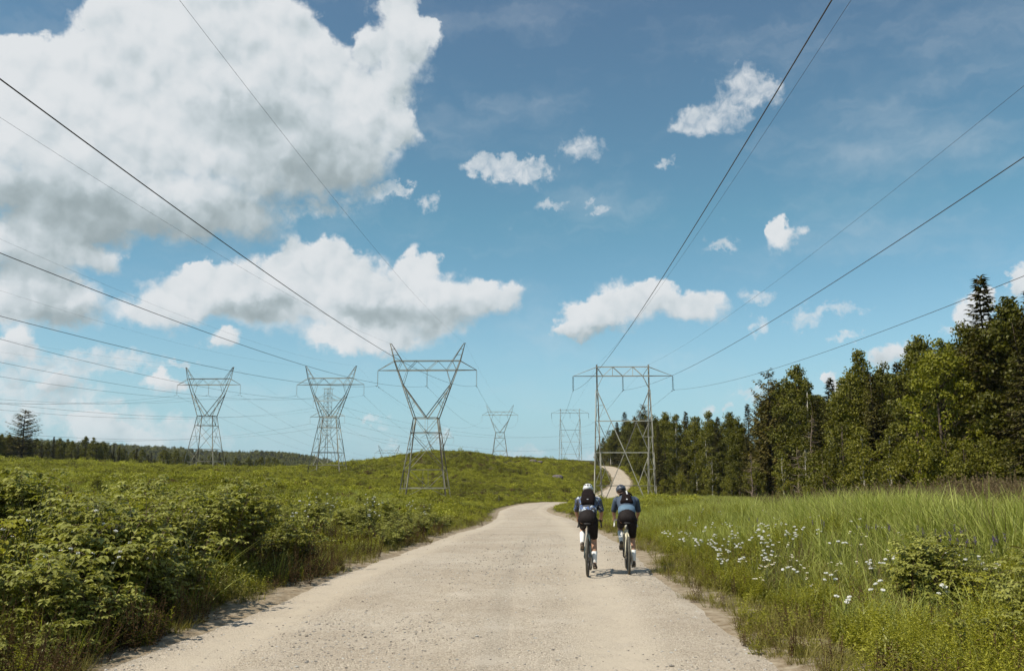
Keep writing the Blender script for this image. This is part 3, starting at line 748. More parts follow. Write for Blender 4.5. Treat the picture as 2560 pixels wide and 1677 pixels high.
_far = [Vector((-150, 95, 24)), Vector((-138, 84, 24)), Vector((-152, 97, 17.5)), Vector((-136, 82, 17.5))]
_beyond = [Vector((60, 560, 30)), Vector((70, 548, 30)), Vector((58, 562, 22)), Vector((72, 546, 22))]
for i, p in enumerate(E1[0]):
    for k, side in ((-0.22, 'outer'), (0.22, 'inner')):
        off = Vector((k * .7, -k * .7, 0))
        wire(catenary(_far[i] + off, p + off, 9.5, 60) + catenary(p + off, _beyond[i] + off, 9, 40)[1:], 0.014,
             f'{side} conductor of the pair slung from the {("upper left", "upper right", "lower left", "lower right")[i]} arm of the column pylon', 'bundled conductors of the column pylon')

# ------------------------------------------------------------------ trees
M_BARK = simple('rough_bark', (0.085, 0.062, 0.045), 0.95, 0, 0.35, 6)
M_BIRCH = simple('pale_birch_bark', (0.42, 0.39, 0.33), 0.8, 0, 0.3, 5)
M_DEAD = simple('dead_grey_wood', (0.20, 0.15, 0.115), 0.9, 0, 0.25, 6)
M_SPRUCE = foliage('spruce_needles', (0.031, 0.028, 0.007), (0.058, 0.053, 0.011), (0.108, 0.093, 0.020), 0.12, 0.6, 0.35)
M_PINE = foliage('pine_needles', (0.048, 0.039, 0.009), (0.092, 0.075, 0.016), (0.156, 0.128, 0.030), 0.15, 0.6, 0.35)
M_ASPEN = foliage('aspen_leaves', (0.062, 0.062, 0.008), (0.121, 0.120, 0.015), (0.214, 0.202, 0.028), 0.3, 0.5, 0.4)
M_MAPLE = foliage('yellow_green_leaves', (0.086, 0.086, 0.008), (0.171, 0.174, 0.015), (0.282, 0.273, 0.026), 0.32, 0.5, 0.3)
M_SHRUB = foliage('shrub_leaves', (0.070, 0.066, 0.009), (0.139, 0.136, 0.016), (0.242, 0.225, 0.030), 0.3, 0.5, 0.4)

def cat_geo(parts):
    vs, fs, rs = [], [], []; n = 0
    for v, f, r in parts:
        vs.append(v); fs.append(f + n); rs.append(r); n += len(v)
    return np.vstack(vs), np.vstack(fs), np.concatenate(rs)
def conifer(h, rmax, shape=0.9, start=0.06, whorls=44, droop=0.35, spray=0.42, m=None, gap=0.0, seed=1, top_up=0.0):
    global rng; rng = np.random.default_rng(seed)
    tr = MB(); k = 9
    lean = rng.normal(0, 0.012, 2)
    tr.tube([(lean[0] * h * (i / k) ** 2, lean[1] * h * (i / k) ** 2, h * i / k) for i in range(k + 1)], [max(0.012 * h * (1 - i / k) ** 0.8, 0.012) for i in range(k + 1)], 7)
    bases, dirs, nors, ln, wd, rr = [], [], [], [], [], []
    zs = start + (0.985 - start) * (np.arange(whorls) / (whorls - 1)) ** 1.05
    for z in zs:
        R0 = rmax * ((1 - z) ** shape) * (0.75 + 0.5 * rng.random()) + 0.10
        nb = int(6 + 3 * (1 - z)); a0 = rng.random() * 6.28
        for b in range(nb):
            if rng.random() < gap: continue
            a = a0 + b * 6.283 / nb + rng.normal(0, 0.22); L = R0 * (0.65 + 0.55 * rng.random()); ca, sa = math.cos(a), math.sin(a)
            el = top_up * (0.3 + z) - droop * (1 - z) + rng.normal(0, 0.08)
            bz = z * h + rng.normal(0, .12)
            if L > 0.7 and rng.random() < 0.6: tr.tube([(0, 0, bz), (ca * L * .9, sa * L * .9, bz + el * L * .9)], [0.012 + 0.012 * L, 0.006], 4, False)
            ns = max(2, int(L / 0.26))
            for t in (np.arange(ns) + 0.6) / ns:
                p = np.array([ca * L * t, sa * L * t, bz + el * L * t + 0.22 * L * t * t * (1 - top_up)])
                for side in (-1, 1):
                    d = np.array([ca * .75 - sa * side * .75, sa * .75 + ca * side * .75, -0.28 + rng.normal(0, .18)])
                    bases.append(p); dirs.append(d); nors.append([rng.normal(0, .35), rng.normal(0, .35), 1.0])
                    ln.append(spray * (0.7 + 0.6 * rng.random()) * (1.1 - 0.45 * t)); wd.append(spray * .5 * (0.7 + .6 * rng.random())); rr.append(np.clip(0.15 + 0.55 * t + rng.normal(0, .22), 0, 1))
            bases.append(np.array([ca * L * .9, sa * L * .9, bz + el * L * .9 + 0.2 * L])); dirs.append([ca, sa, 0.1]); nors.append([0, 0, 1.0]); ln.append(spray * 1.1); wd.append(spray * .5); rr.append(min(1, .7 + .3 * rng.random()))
    for i in range(14):
        bases.append([0, 0, h * (0.94 + 0.055 * rng.random())]); dirs.append([rng.normal(0, .5), rng.normal(0, .5), 1.0]); nors.append(unit(1)[0]); ln.append(.35); wd.append(.14); rr.append(.6)
    v, f, r = leaves_geo(np.array(bases), np.array(dirs, float), np.array(nors, float), np.array(ln), np.array(wd), 0.1, 0.12, np.array(rr))
    return tr.mesh('trunk', M_BARK, True), mesh_np('crown', v, f, [m or M_SPRUCE], False, r)
def broadleaf(h, rx, lo=0.22, clumps=90, per=60, leaf=0.20, m=None, bark=None, top=0.75, seed=1, spread=0.55, rclump=0.75):
    """oval, uneven crown: leaves gathered in clumps around limbs"""
    global rng; rng = np.random.default_rng(seed)
    tr = MB(); k = 8
    bend = rng.normal(0, 0.03, 2)
    path = [(bend[0] * h * math.sin(2.2 * i / k), bend[1] * h * math.sin(1.7 * i / k), h * 0.93 * i / k) for i in range(k + 1)]
    tr.tube(path, [0.014 * h * (1 - 0.9 * i / k) + 0.015 for i in range(k + 1)], 7)
    cz = (lo + 1) / 2 * h; rz = (1 - lo) / 2 * h
    geo = []
    for c in range(clumps):
        while True:
            u = unit(1)[0]; rad = 0.45 + 0.6 * rng.random() ** 0.5
            zz = cz + u[2] * rz * rad
            tt = (zz / h - lo) / (1 - lo)
            if not 0.0 < tt < 1.02: continue
            prof = (math.sin(math.pi * min(max(tt, 0.02), .98) ** top) ** 0.6)
            lob = 0.72 + 0.5 * vnoise(np.array([math.atan2(u[1], u[0]) * 1.6 + 9]), np.array([tt * 4.0 + seed]), seed)[0]
            hor = np.array([u[0], u[1]]) / max(np.hypot(u[0], u[1]), .15)
            q = rng.random() ** 0.6
            x, y = hor * rx * prof * lob * q * min(1, np.hypot(u[0], u[1]) + .45)
            break
        cpos = np.array([x, y, zz]); rc = rclump * (0.6 + 0.7 * rng.random())
        if c % 3 == 0:
            zb = max(lo * h * .6, zz - 0.35 * rx - 0.6); tr.tube([(bend[0] * zb * .6, bend[1] * zb * .6, zb), (x * .55, y * .55, zb + (zz - zb) * .55 + .1), (x, y, zz)], [0.006 * h * (1 - zz / h * .6) + .01, .02, .008], 4, False)
        n = int(per * (0.6 + 0.8 * rng.random()))
        o = unit(n) * (rng.random((n, 1)) ** 0.45) * rc * np.array([1, 1, .8])
        b = cpos + o
        nor = unit(n) * .8 + o / rc * .9 + np.array([0, 0, .35]); d = unit(n) + np.array([0, 0, -.45])
        tone = np.clip(rng.normal(0.5 + 0.12 * math.sin(c * 2.4), .2, n), 0, 1)
        geo.append(leaves_geo(b, d, nor, leaf * (.7 + .7 * rng.random(n)), leaf * .8 * (.7 + .6 * rng.random(n)), .1, .1, tone))
    v, f, r = cat_geo(geo)
    return tr.mesh('trunk', bark or M_BARK, True), mesh_np('crown', v, f, [m or M_ASPEN], False, r)
def dead_tree(h, seed, spread=1.6):
    r = random.Random(seed); tr = MB(); k = 8
    tr.tube([(0.10 * math.sin(i * .9), .1 * math.cos(i * 1.3), h * i / k) for i in range(k + 1)], [0.13 * (1 - .92 * i / k) for i in range(k + 1)], 7)
    br = MB()
    for i in range(34):
        z = h * (0.08 + 0.88 * r.random()); a = r.random() * 6.28; L = spread * (1.15 - z / h) * (0.5 + r.random()); up = r.uniform(-.25, .45)
        p = Vector((0, 0, z)); q = Vector((math.cos(a) * L * .5, math.sin(a) * L * .5, z + up * L * .4)); e = Vector((math.cos(a + .15) * L, math.sin(a + .15) * L, z + up * L + .12 * L))
        br.tube([p, q, e], [.04, .028, .008], 5, False)
        for j in range(4):
            t = .35 + .6 * r.random(); s = q.lerp(e, t) if t > .5 else p.lerp(q, t * 2); b = a + r.choice((-1, 1)) * r.uniform(.5, 1.1); l2 = L * .35 * r.random() + .12
            br.tube([s, s + Vector((math.cos(b) * l2, math.sin(b) * l2, r.uniform(-.3, .3) * l2))], [.016, .005], 4, False)
    return tr.mesh('trunk', M_DEAD, True), br.mesh('bare_branches', M_DEAD)

H0 = 15.0
PROTO = {
    'spruce': [conifer(H0, 2.4, .85, .03, 84, .42, .40, M_SPRUCE, .12, 11), conifer(H0, 2.1, .9, .04, 80, .35, .38, M_SPRUCE, .15, 12), conifer(H0, 2.9, .8, .03, 78, .5, .42, M_SPRUCE, .15, 13)],
    'pine': [conifer(H0, 3.0, .55, .16, 26, .05, .55, M_PINE, .22, 21, .45), conifer(H0, 2.7, .5, .2, 24, .05, .58, M_PINE, .28, 22, .5)],
    'aspen': [broadleaf(H0, 2.9, .06, 135, 72, .25, M_ASPEN, None, .8, 31), broadleaf(H0, 2.6, .10, 115, 72, .24, M_ASPEN, M_BIRCH, .7, 32), broadleaf(H0, 3.4, .05, 145, 72, .25, M_ASPEN, None, .75, 33), broadleaf(H0, 2.3, .22, 95, 70, .24, M_ASPEN, M_BIRCH, .85, 34)],
    'maple': [broadleaf(H0, 4.0, .08, 150, 62, .25, M_MAPLE, None, .7, 41), broadleaf(H0, 3.2, .08, 120, 60, .21, M_MAPLE, None, .65, 42)],
    'shrub': [broadleaf(5.0, 1.7, .02, 46, 70, .15, M_SHRUB, None, .6, 51, rclump=.5), broadleaf(5.0, 1.3, .02, 40, 70, .14, M_SHRUB, M_BIRCH, .7, 52, rclump=.45), broadleaf(5.0, 2.2, .0, 60, 64, .15, M_SHRUB, None, .5, 53, rclump=.55)],
    'dead': [dead_tree(8.0, 3), dead_tree(6.0, 5, 1.3)],
}
REF_H = {'shrub': 5.0}
WORDS = {'spruce': 'spruce_tree', 'pine': 'pine_tree', 'aspen': 'aspen_tree', 'maple': 'leafy_tree', 'shrub': 'shrub', 'dead': 'dead_tree'}
def plant(kind, i, x, y, h, label, group, wide=1.0, z=None, yaw=None):
    tr, cr = PROTO[kind][i % len(PROTO[kind])]
    ref = (8.0, 6.0)[i % 2] if kind == 'dead' else REF_H.get(kind, H0)
    s = h / ref
    o = empty(WORDS[kind], (x, y, (gz(x, y) if z is None else z) - 0.08), random.random() * 6.28 if yaw is None else yaw, label, 'shrub' if kind == 'shrub' else 'tree', group)
    o.scale = (s * wide, s * wide, s)
    obj('trunk', tr, o); obj('bare_branches' if kind == 'dead' else 'crown', cr, o)
    return o
def at_px(px, Y): return (px - 1280) / 2165.0 * Y
def top_h(px, py, Y):
    """height above the ground of something whose top is seen at that bearing and elevation"""
    v = 838.5 - py; zc = (_F * _S + v * _C) / (_F * _C - v * _S)
    return CAM_H + zc * Y - gz(at_px(px, Y), Y)

# the forest edge on the right: bearing, apparent top, distance, kind, variant, width, own label
EDGE = [
    (2495, 690, 62, 'spruce', 0, 1.1, 'tall narrow dark spruce whose spire tops the forest edge'),
    (2560, 742, 60, 'aspen', 2, 1.0, 'tall leafy tree beside the tall spire spruce'),
    (2620, 720, 58, 'spruce', 0, 1.0, None), (2680, 700, 57, 'aspen', 0, 1.0, None), (2590, 800, 55, 'spruce', 2, 1.0, None),
    (2440, 800, 66, 'aspen', 0, .9, 'leafy tree standing left against the tall spire spruce'),
    (2375, 850, 64, 'maple', 0, 1.0, 'broad yellow-green tree, widest at the forest edge'),
    (2325, 838, 75, 'aspen', 2, .95, 'upright aspen just behind the broad yellow-green tree'),
    (2300, 870, 84, 'aspen', 1, .9, None), (2262, 905, 82, 'spruce', 0, 1.0, None),
    (2225, 905, 88, 'aspen', 0, .85, None), (2165, 873, 92, 'aspen', 3, .9, 'slim aspen with a small round top above its neighbours'),
    (2140, 930, 90, 'aspen', 0, 1.0, None), (2195, 935, 84, 'spruce', 2, 1.0, None), (2090, 945, 98, 'spruce', 0, 1.1, None), (2118, 950, 96, 'aspen', 1, 1.0, None),
    (2050, 1000, 100, 'spruce', 2, 1.0, None), (2005, 912, 108, 'aspen', 2, .92, 'full rounded poplar standing next to the ragged pine'),
    (2030, 960, 106, 'aspen', 1, .9, None), (1935, 925, 114, 'pine', 0, 1.0, 'ragged open pine beside the full rounded poplar'),
    (1905, 985, 118, 'pine', 1, .9, None), (1965, 1010, 112, 'spruce', 1, 1.0, None), (1876, 1008, 122, 'spruce', 1, .9, 'thin pointed spruce in front of the even tree wall'),
    (1850, 1040, 126, 'aspen', 0, .9, None), (1830, 1030, 142, 'aspen', 2, 1.0, None), (1800, 1042, 150, 'spruce', 0, 1.0, None), (1775, 1032, 158, 'aspen', 1, 1.0, None),
    (1745, 1040, 165, 'aspen', 3, 1.1, None), (1720, 1028, 172, 'spruce', 1, 1.0, None), (1695, 1040, 178, 'aspen', 1, 1.0, 'aspen with a bare white stem showing in the even tree wall'),
    (1668, 1030, 186, 'aspen', 2, .9, None), (1648, 1060, 182, 'spruce', 1, .9, 'very dark slim spruce beside the white stemmed aspen'),
    (1640, 1036, 205, 'aspen', 0, .9, None), (1612, 1012, 300, 'pine', 0, 1.05, 'tall old pine looming behind the H-frame pylon'),
    (1590, 1040, 318, 'pine', 1, 1.0, None), (1565, 1030, 330, 'spruce', 2, 1.1, None), (1545, 1055, 340, 'spruce', 0, 1.2, None), (1525, 1075, 348, 'pine', 1, 1.1, None),
    (1630, 1045, 280, 'spruce', 0, 1.2, None), (1510, 1095, 360, 'aspen', 1, 1.0, None), (1498, 1110, 368, 'spruce', 1, 1.0, None), (1575, 1050, 300, 'aspen', 2, 1.0, None),
    (1602, 1060, 270, 'aspen', 0, 1.1, None), (1555, 1090, 345, 'aspen', 2, 1.2, None)]
GROUP_R = 'trees of the forest along the right'
GEN = {'spruce': 'dark spruce packed into the forest edge', 'aspen': 'green leafy tree packed into the forest edge', 'pine': 'open crowned pine packed into the forest edge', 'maple': 'broad yellow-green tree packed into the forest edge'}
def GEN2(k, i):
    if k == 'aspen': return ('green leafy tree packed into the forest edge', 'pale stemmed leafy tree packed into the forest edge', 'wide crowned leafy tree packed into the forest edge', 'slim pale stemmed tree with a high crown in the forest edge')[i % 4]
    if k == 'spruce': return ('dark spruce packed into the forest edge', 'narrow dark spruce packed into the forest edge', 'wide skirted dark spruce packed into the forest edge')[i % 3]
    return GEN[k]
for (px, py, Y, k, i, w, lab) in EDGE:
    plant(k, i, at_px(px, Y), Y, top_h(px, py, Y), lab or GEN2(k, i), GROUP_R, w)
OUT = np.array([(1490, 1120), (1530, 1060), (1610, 1030), (1700, 1042), (1860, 1036), (1900, 1000), (1960, 940), (2030, 960), (2070, 985), (2160, 925), (2290, 910), (2340, 860), (2440, 830), (2560, 760), (2900, 720)])
_r = random.Random(5)
for n in range(48):
    px = _r.uniform(1488, 1650); Y = _r.uniform(335, 400) if px < 1600 else _r.uniform(262, 330); py = np.interp(px, [1488, 1530, 1570, 1610, 1650], [1125, 1078, 1045, 1035, 1045]) + _r.uniform(0, 60)
    k = _r.choice(('spruce', 'aspen', 'aspen', 'pine')); v = _r.randrange(4)
    plant(k, v, at_px(px, Y), Y, max(4.0, top_h(px, py, Y)), GEN2(k, v), GROUP_R, _r.uniform(1.0, 1.35))
for n in range(210):
    px = _r.uniform(1500, 2680); base = np.interp(px, [1500, 1640, 1700, 1900, 2100, 2300, 2500, 2700], [380, 265, 178, 124, 102, 82, 66, 58])
    Y = base + _r.uniform(2.0, 26) * (1.0 if px > 1660 else 2.0); py = np.interp(px, OUT[:, 0], OUT[:, 1]) + _r.uniform(8, 75)
    h = min(top_h(px, py, Y), 21)
    if h < 4: continue
    k = _r.choice(('spruce', 'spruce', 'aspen', 'aspen', 'aspen', 'pine'))
    v = _r.randrange(4); plant(k, v, at_px(px, Y), Y, h, GEN2(k, v), GROUP_R, _r.uniform(.85, 1.25))
# smaller growth at the foot of the forest
UND = [(2300, 1040, 66, 'shrub', 0, 'bright green tall shrub at the forest foot below the broad tree'), (2230, 1075, 70, 'shrub', 1, None), (2160, 1070, 76, 'shrub', 1, 'slender leafy sapling with a pale stem at the forest foot'),
       (2110, 1050, 82, 'shrub', 0, None), (2060, 1120, 86, 'shrub', 2, None), (1960, 1130, 100, 'shrub', 1, None), (1700, 1180, 158, 'shrub', 2, 'round green bush at the forest foot below the white stemmed aspen'),
       (1735, 1190, 152, 'shrub', 0, None), (1780, 1140, 142, 'shrub', 1, None), (1890, 1150, 112, 'shrub', 0, None), (2370, 1090, 62, 'shrub', 2, None), (2420, 1100, 60, 'shrub', 0, None), (2480, 1080, 58, 'shrub', 2, None),
       (2540, 1090, 56, 'shrub', 0, None), (2600, 1080, 55, 'shrub', 2, None), (1660, 1195, 176, 'shrub', 2, None), (1640, 1205, 200, 'shrub', 0, None), (1620, 1180, 240, 'shrub', 2, None), (1830, 1170, 128, 'shrub', 2, None), (2020, 1110, 92, 'shrub', 1, None)]
for (px, py, Y, k, i, lab) in UND:
    plant(k, i, at_px(px, Y), Y, max(1.5, top_h(px, py, Y)), lab or 'leafy shrub growing at the foot of the forest edge', 'shrubs at the forest foot')
for n in range(80):
    px = _r.uniform(1650, 2640); base = np.interp(px, [1500, 1640, 1700, 1900, 2100, 2300, 2500, 2700], [380, 240, 168, 116, 95, 76, 61, 54]); k = _r.choice(('shrub', 'spruce'))
    plant(k, _r.randrange(3), at_px(px, base), base, _r.uniform(2.2, 6.5), 'leafy shrub growing at the foot of the forest edge' if k == 'shrub' else 'young dark spruce in front of the taller forest trees', 'shrubs at the forest foot' if k == 'shrub' else 'young spruces at the forest foot', _r.uniform(.9, 1.3))
plant('dead', 0, at_px(2036, 96), 96, top_h(2036, 1035, 96), 'tall dead grey tree with bare branches at the forest foot', 'dead trees', 1.0)
plant('dead', 1, at_px(1998, 95), 95, top_h(1998, 1115, 95), 'low dead tree with bare brown twigs beside the tall dead one', 'dead trees', 1.1)
plant('dead', 1, at_px(1880, 110), 110, top_h(1880, 1130, 110), 'bare brown dead spruce under the ragged pine', 'dead trees', .8)

# the tree line on the left
GROUP_L = 'trees of the dark line beyond the meadow'
GENL = {'spruce': 'small dark spruce in the tree line beyond the meadow', 'aspen': 'dark leafy tree in the tree line beyond the meadow', 'pine': 'ragged pine in the tree line beyond the meadow'}
plant('pine', 0, at_px(48, 262), 262, top_h(48, 1024, 262), 'lone tall pine standing high above the left tree line', GROUP_L, 2.0, yaw=1.0)
LOUT = np.array([(-120, 1060), (0, 1088), (30, 1095), (95, 1100), (150, 1095), (230, 1096), (262, 1112), (300, 1124), (420, 1132), (560, 1142), (640, 1142), (720, 1160)])
LDIST = np.array([(-120, 245), (0, 255), (250, 275), (400, 300), (720, 340)])
for n in range(105):
    px = -110 + 830 * (n + _r.random()) / 105; Y = np.interp(px, LDIST[:, 0], LDIST[:, 1]) + _r.uniform(0, 40)
    py = np.interp(px, LOUT[:, 0], LOUT[:, 1]) + _r.uniform(-10, 20); k = _r.choice(('spruce', 'aspen', 'aspen', 'aspen'))
    plant(k, _r.randrange(4), at_px(px, Y), Y, max(4.0, top_h(px, py, Y)), GENL[k], GROUP_L, _r.uniform(1.0, 1.4))
for (px, py, lab) in ((278, 1108, 'small pointed spruce standing out of the left tree line'), (292, 1118, 'shorter pointed spruce next to the one standing out of the left tree line')):
    Y = 280; plant('spruce', 1, at_px(px, Y), Y, top_h(px, py, Y), lab, GROUP_L, 1.1)
# woods on the far ridge: a mass
def woods():
    n = 9000
    x = rng.uniform(-1150, 250, n); y = rng.uniform(1090, 1500, n); keep = np.abs(np.arctan2(x, y)) < 0.75; x, y = x[keep], y[keep]
    z = ridge_z(x, y) - 0.5
    protos = []
    for s in (3, 4, 5):
        protos.append(broadleaf(10.0, 4.0, .0, 22, 14, 1.1, M_ASPEN, None, .6, 60 + s, rclump=1.7)[1])
    protos.append(conifer(10.0, 2.4, .9, .02, 12, .4, 1.0, M_SPRUCE, 0, 77)[1])
    m = len(x); scatter('woods', np.stack([x, y, z], 1), rng.uniform(0, 6.28, m), np.zeros(m), rng.uniform(.7, 1.35, m), rng.integers(0, 4, m), protos, 'far off woods covering the low ridge', 'woods')
woods()

# ------------------------------------------------------------------ low plants
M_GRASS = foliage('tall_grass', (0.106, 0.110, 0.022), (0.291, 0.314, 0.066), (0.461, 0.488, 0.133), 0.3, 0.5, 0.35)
M_GRASS_Y = foliage('short_verge_grass', (0.105, 0.088, 0.024), (0.210, 0.185, 0.045), (0.320, 0.275, 0.085), 0.3, 0.55, 0.4)
M_STRAW = foliage('brown_seed_heads', (0.085, 0.058, 0.030), (0.150, 0.105, 0.055), (0.230, 0.170, 0.095), 0.2, 0.7, 0.3)
M_WEED = foliage('weed_leaves', (0.064, 0.057, 0.007), (0.231, 0.227, 0.024), (0.427, 0.409, 0.052), 0.32, 0.5, 0.35)  # dark end lowered, light end raised: shade and sun contrast put into colour
M_MEADOW = foliage('meadow_scrub_leaves', (0.054, 0.046, 0.006), (0.228, 0.229, 0.022), (0.416, 0.404, 0.046), 0.3, 0.55, 0.55, 0.25, 1.5, 0.06)  # widened tones paint shaded gaps and sunlit tops into the scrub
M_BRAMBLE = foliage('bramble_leaves', (0.036, 0.033, 0.006), (0.185, 0.190, 0.032), (0.402, 0.402, 0.109), 0.28, 0.42, 0.25, 0.4)  # dark low tones and bright tips carry painted shade and highlights
M_DEADLEAF = foliage('withered_leaves', (0.050, 0.028, 0.014), (0.095, 0.055, 0.026), (0.15, 0.09, 0.04), 0.2, 0.8, 0.3)
M_CANE = simple('brown_cane', (0.115, 0.075, 0.045), 0.8, 0, 0.3, 20)
M_STEM = simple('green_stem', (0.085, 0.095, 0.028), 0.7, 0, 0.25, 20)
M_PETAL = simple('white_petals', (0.80, 0.79, 0.74), 0.6, 0, 0.05, 60)
M_YOLK = simple('yellow_flower_heart', (0.55, 0.38, 0.05), 0.7, 0, 0.1, 60)
M_VETCH = foliage('purple_petals', (0.07, 0.045, 0.12), (0.12, 0.08, 0.19), (0.18, 0.13, 0.27), 0.2, 0.6, 0.3)
M_PEBBLE = foliage('loose_stones', (0.11, 0.095, 0.08), (0.29, 0.265, 0.23), (0.52, 0.50, 0.46), 0.0, 0.9, 0.8)

def leaf6(base, direc, normal, length, width, r=None, droop=0.22, fold=0.14):
    d = direc / np.linalg.norm(direc, axis=1, keepdims=True)
    s = np.cross(d, normal); s /= np.maximum(np.linalg.norm(s, axis=1, keepdims=True), 1e-6); nn = np.cross(s, d)
    L = np.asarray(length)[:, None]; W = np.asarray(width)[:, None]
    m1 = base + d * L * .28; m2 = base + d * L * .62 - nn * L * droop * .3; tip = base + d * L - nn * L * droop
    v = np.stack([base, m1 + s * W * .48 + nn * W * fold, m2 + s * W * .40 + nn * W * fold, tip, m2 - s * W * .40 + nn * W * fold, m1 - s * W * .48 + nn * W * fold, (m1 + m2) / 2], 1).reshape(-1, 3)
    i = np.arange(len(base))[:, None] * 7
    f = np.concatenate([i + t for t in ([0, 1, 6], [1, 2, 6], [2, 3, 6], [3, 4, 6], [4, 5, 6], [5, 0, 6])], 1).reshape(-1, 3)
    return v, f, np.repeat(rng.random(len(base)) if r is None else r, 7)
def blades(n, hmin, hmax, spread, wid, lean=0.35, seg=3, curl=0.5, tone=(0.2, 0.8)):
    a = rng.uniform(0, 6.28, n); rr = spread * rng.random(n) ** .6
    base = np.stack([np.cos(a) * rr, np.sin(a) * rr, np.full(n, -0.03)], 1)
    h = rng.uniform(hmin, hmax, n); la = a + rng.normal(0, .8, n); ln = np.abs(rng.normal(lean, lean * .6, n))
    side = np.stack([-np.sin(la + rng.normal(0, .9, n)), np.cos(la), np.zeros(n)], 1)
    rows = []
    for k in range(seg + 1):
        t = k / seg; out = (ln * t + curl * t * t * ln) * h
        c = base + np.stack([np.cos(la) * out, np.sin(la) * out, h * t * (1 - .25 * ln * t)], 1)
        w = wid * (1 - t) ** .7 * .5 + .0006
        rows.append(c - side * w); rows.append(c + side * w)
    v = np.stack(rows, 1).reshape(-1, 3); m = 2 * (seg + 1); i = np.arange(n)[:, None] * m
    f = np.concatenate([np.stack([i[:, 0] + 2 * k, i[:, 0] + 2 * k + 1, i[:, 0] + 2 * k + 3, i[:, 0] + 2 * k + 2], 1) for k in range(seg)], 0)
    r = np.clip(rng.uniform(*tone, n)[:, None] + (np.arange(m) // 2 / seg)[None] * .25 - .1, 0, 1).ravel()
    return v, f, r
def grass_mesh(name, seed, m, *a, **k):
    global rng; rng = np.random.default_rng(seed); v, f, r = blades(*a, **k); return mesh_np(name, v, f, [m], False, r)
def seed_grass(seed):
    global rng; rng = np.random.default_rng(seed); geo = []
    v, f, r = blades(9, .9, 1.35, .12, .007, .14, 3, .4, (.3, .7)); f = np.vstack([f[:, [0, 1, 2]], f[:, [0, 2, 3]]]); geo.append((v, f, r))
    tips = v.reshape(9, 8, 3)[:, 6]
    for t in tips:
        n = 34; s = rng.random(n); c = t + np.stack([.05 * s, .0 * s, -.24 + .30 * s], 1)
        geo.append(leaves_geo(c, unit(n) * .6 + np.array([0, 0, .9]), unit(n), np.full(n, .055), np.full(n, .014), 0, 0))
    v, f, r = cat_geo(geo); return mesh_np('seed_grass', v, f, [M_STRAW], False, r)
def weed(seed, h, leaf, stems=6, m=None, spread=.16, per=22, narrow=.32):
    global rng; rng = np.random.default_rng(seed); geo = []
    for s in range(stems):
        a = rng.uniform(0, 6.28); rr = spread * rng.random(); hh = h * rng.uniform(.6, 1.05); ln = rng.uniform(.05, .3)
        b = np.array([math.cos(a) * rr, math.sin(a) * rr, 0]); t = (np.arange(per) + 1) / per
        c = b + np.stack([math.cos(a) * ln * hh * t, math.sin(a) * ln * hh * t, hh * t], 1)
        ph = np.arange(per) * 2.4 + a; d = np.stack([np.cos(ph), np.sin(ph), .35 + .5 * t + rng.normal(0, .2, per)], 1)
        L = leaf * (1.15 - .7 * t) * rng.uniform(.7, 1.2, per)
        geo.append(leaves_geo(c, d, np.tile([0, 0, 1.0], (per, 1)) + unit(per) * .3, L, L * narrow, .12, .3, np.clip(.25 + .5 * t + rng.normal(0, .15, per), 0, 1)))
        q = np.array([[b + [-.004, 0, -.03], b + [.004, 0, -.03], c[-1] + [.002, 0, 0], c[-1] - [.002, 0, 0]]]).reshape(-1, 3)
        geo.append((q, np.array([[0, 1, 2], [0, 2, 3]]), np.full(4, .3)))
    v, f, r = cat_geo(geo); return mesh_np('weed', v, f, [m or M_WEED], False, r)
def scrub(seed, rad, h, n, leaf, m=None):
    global rng; rng = np.random.default_rng(seed)
    u = unit(n); u[:, 2] = np.abs(u[:, 2]); q = rng.random((n, 1)) ** .35
    lump = .7 + .6 * vnoise(u[:, 0] * 2.2 + seed, u[:, 1] * 2.2, seed)[:, None]
    b = u * q * lump * np.array([rad, rad, h])
    L = leaf * rng.uniform(.6, 1.4, n)
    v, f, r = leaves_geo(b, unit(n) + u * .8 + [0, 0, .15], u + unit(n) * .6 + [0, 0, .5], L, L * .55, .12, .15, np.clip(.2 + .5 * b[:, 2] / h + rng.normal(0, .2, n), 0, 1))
    return mesh_np('scrub', v, f, [m or M_MEADOW], False, r)
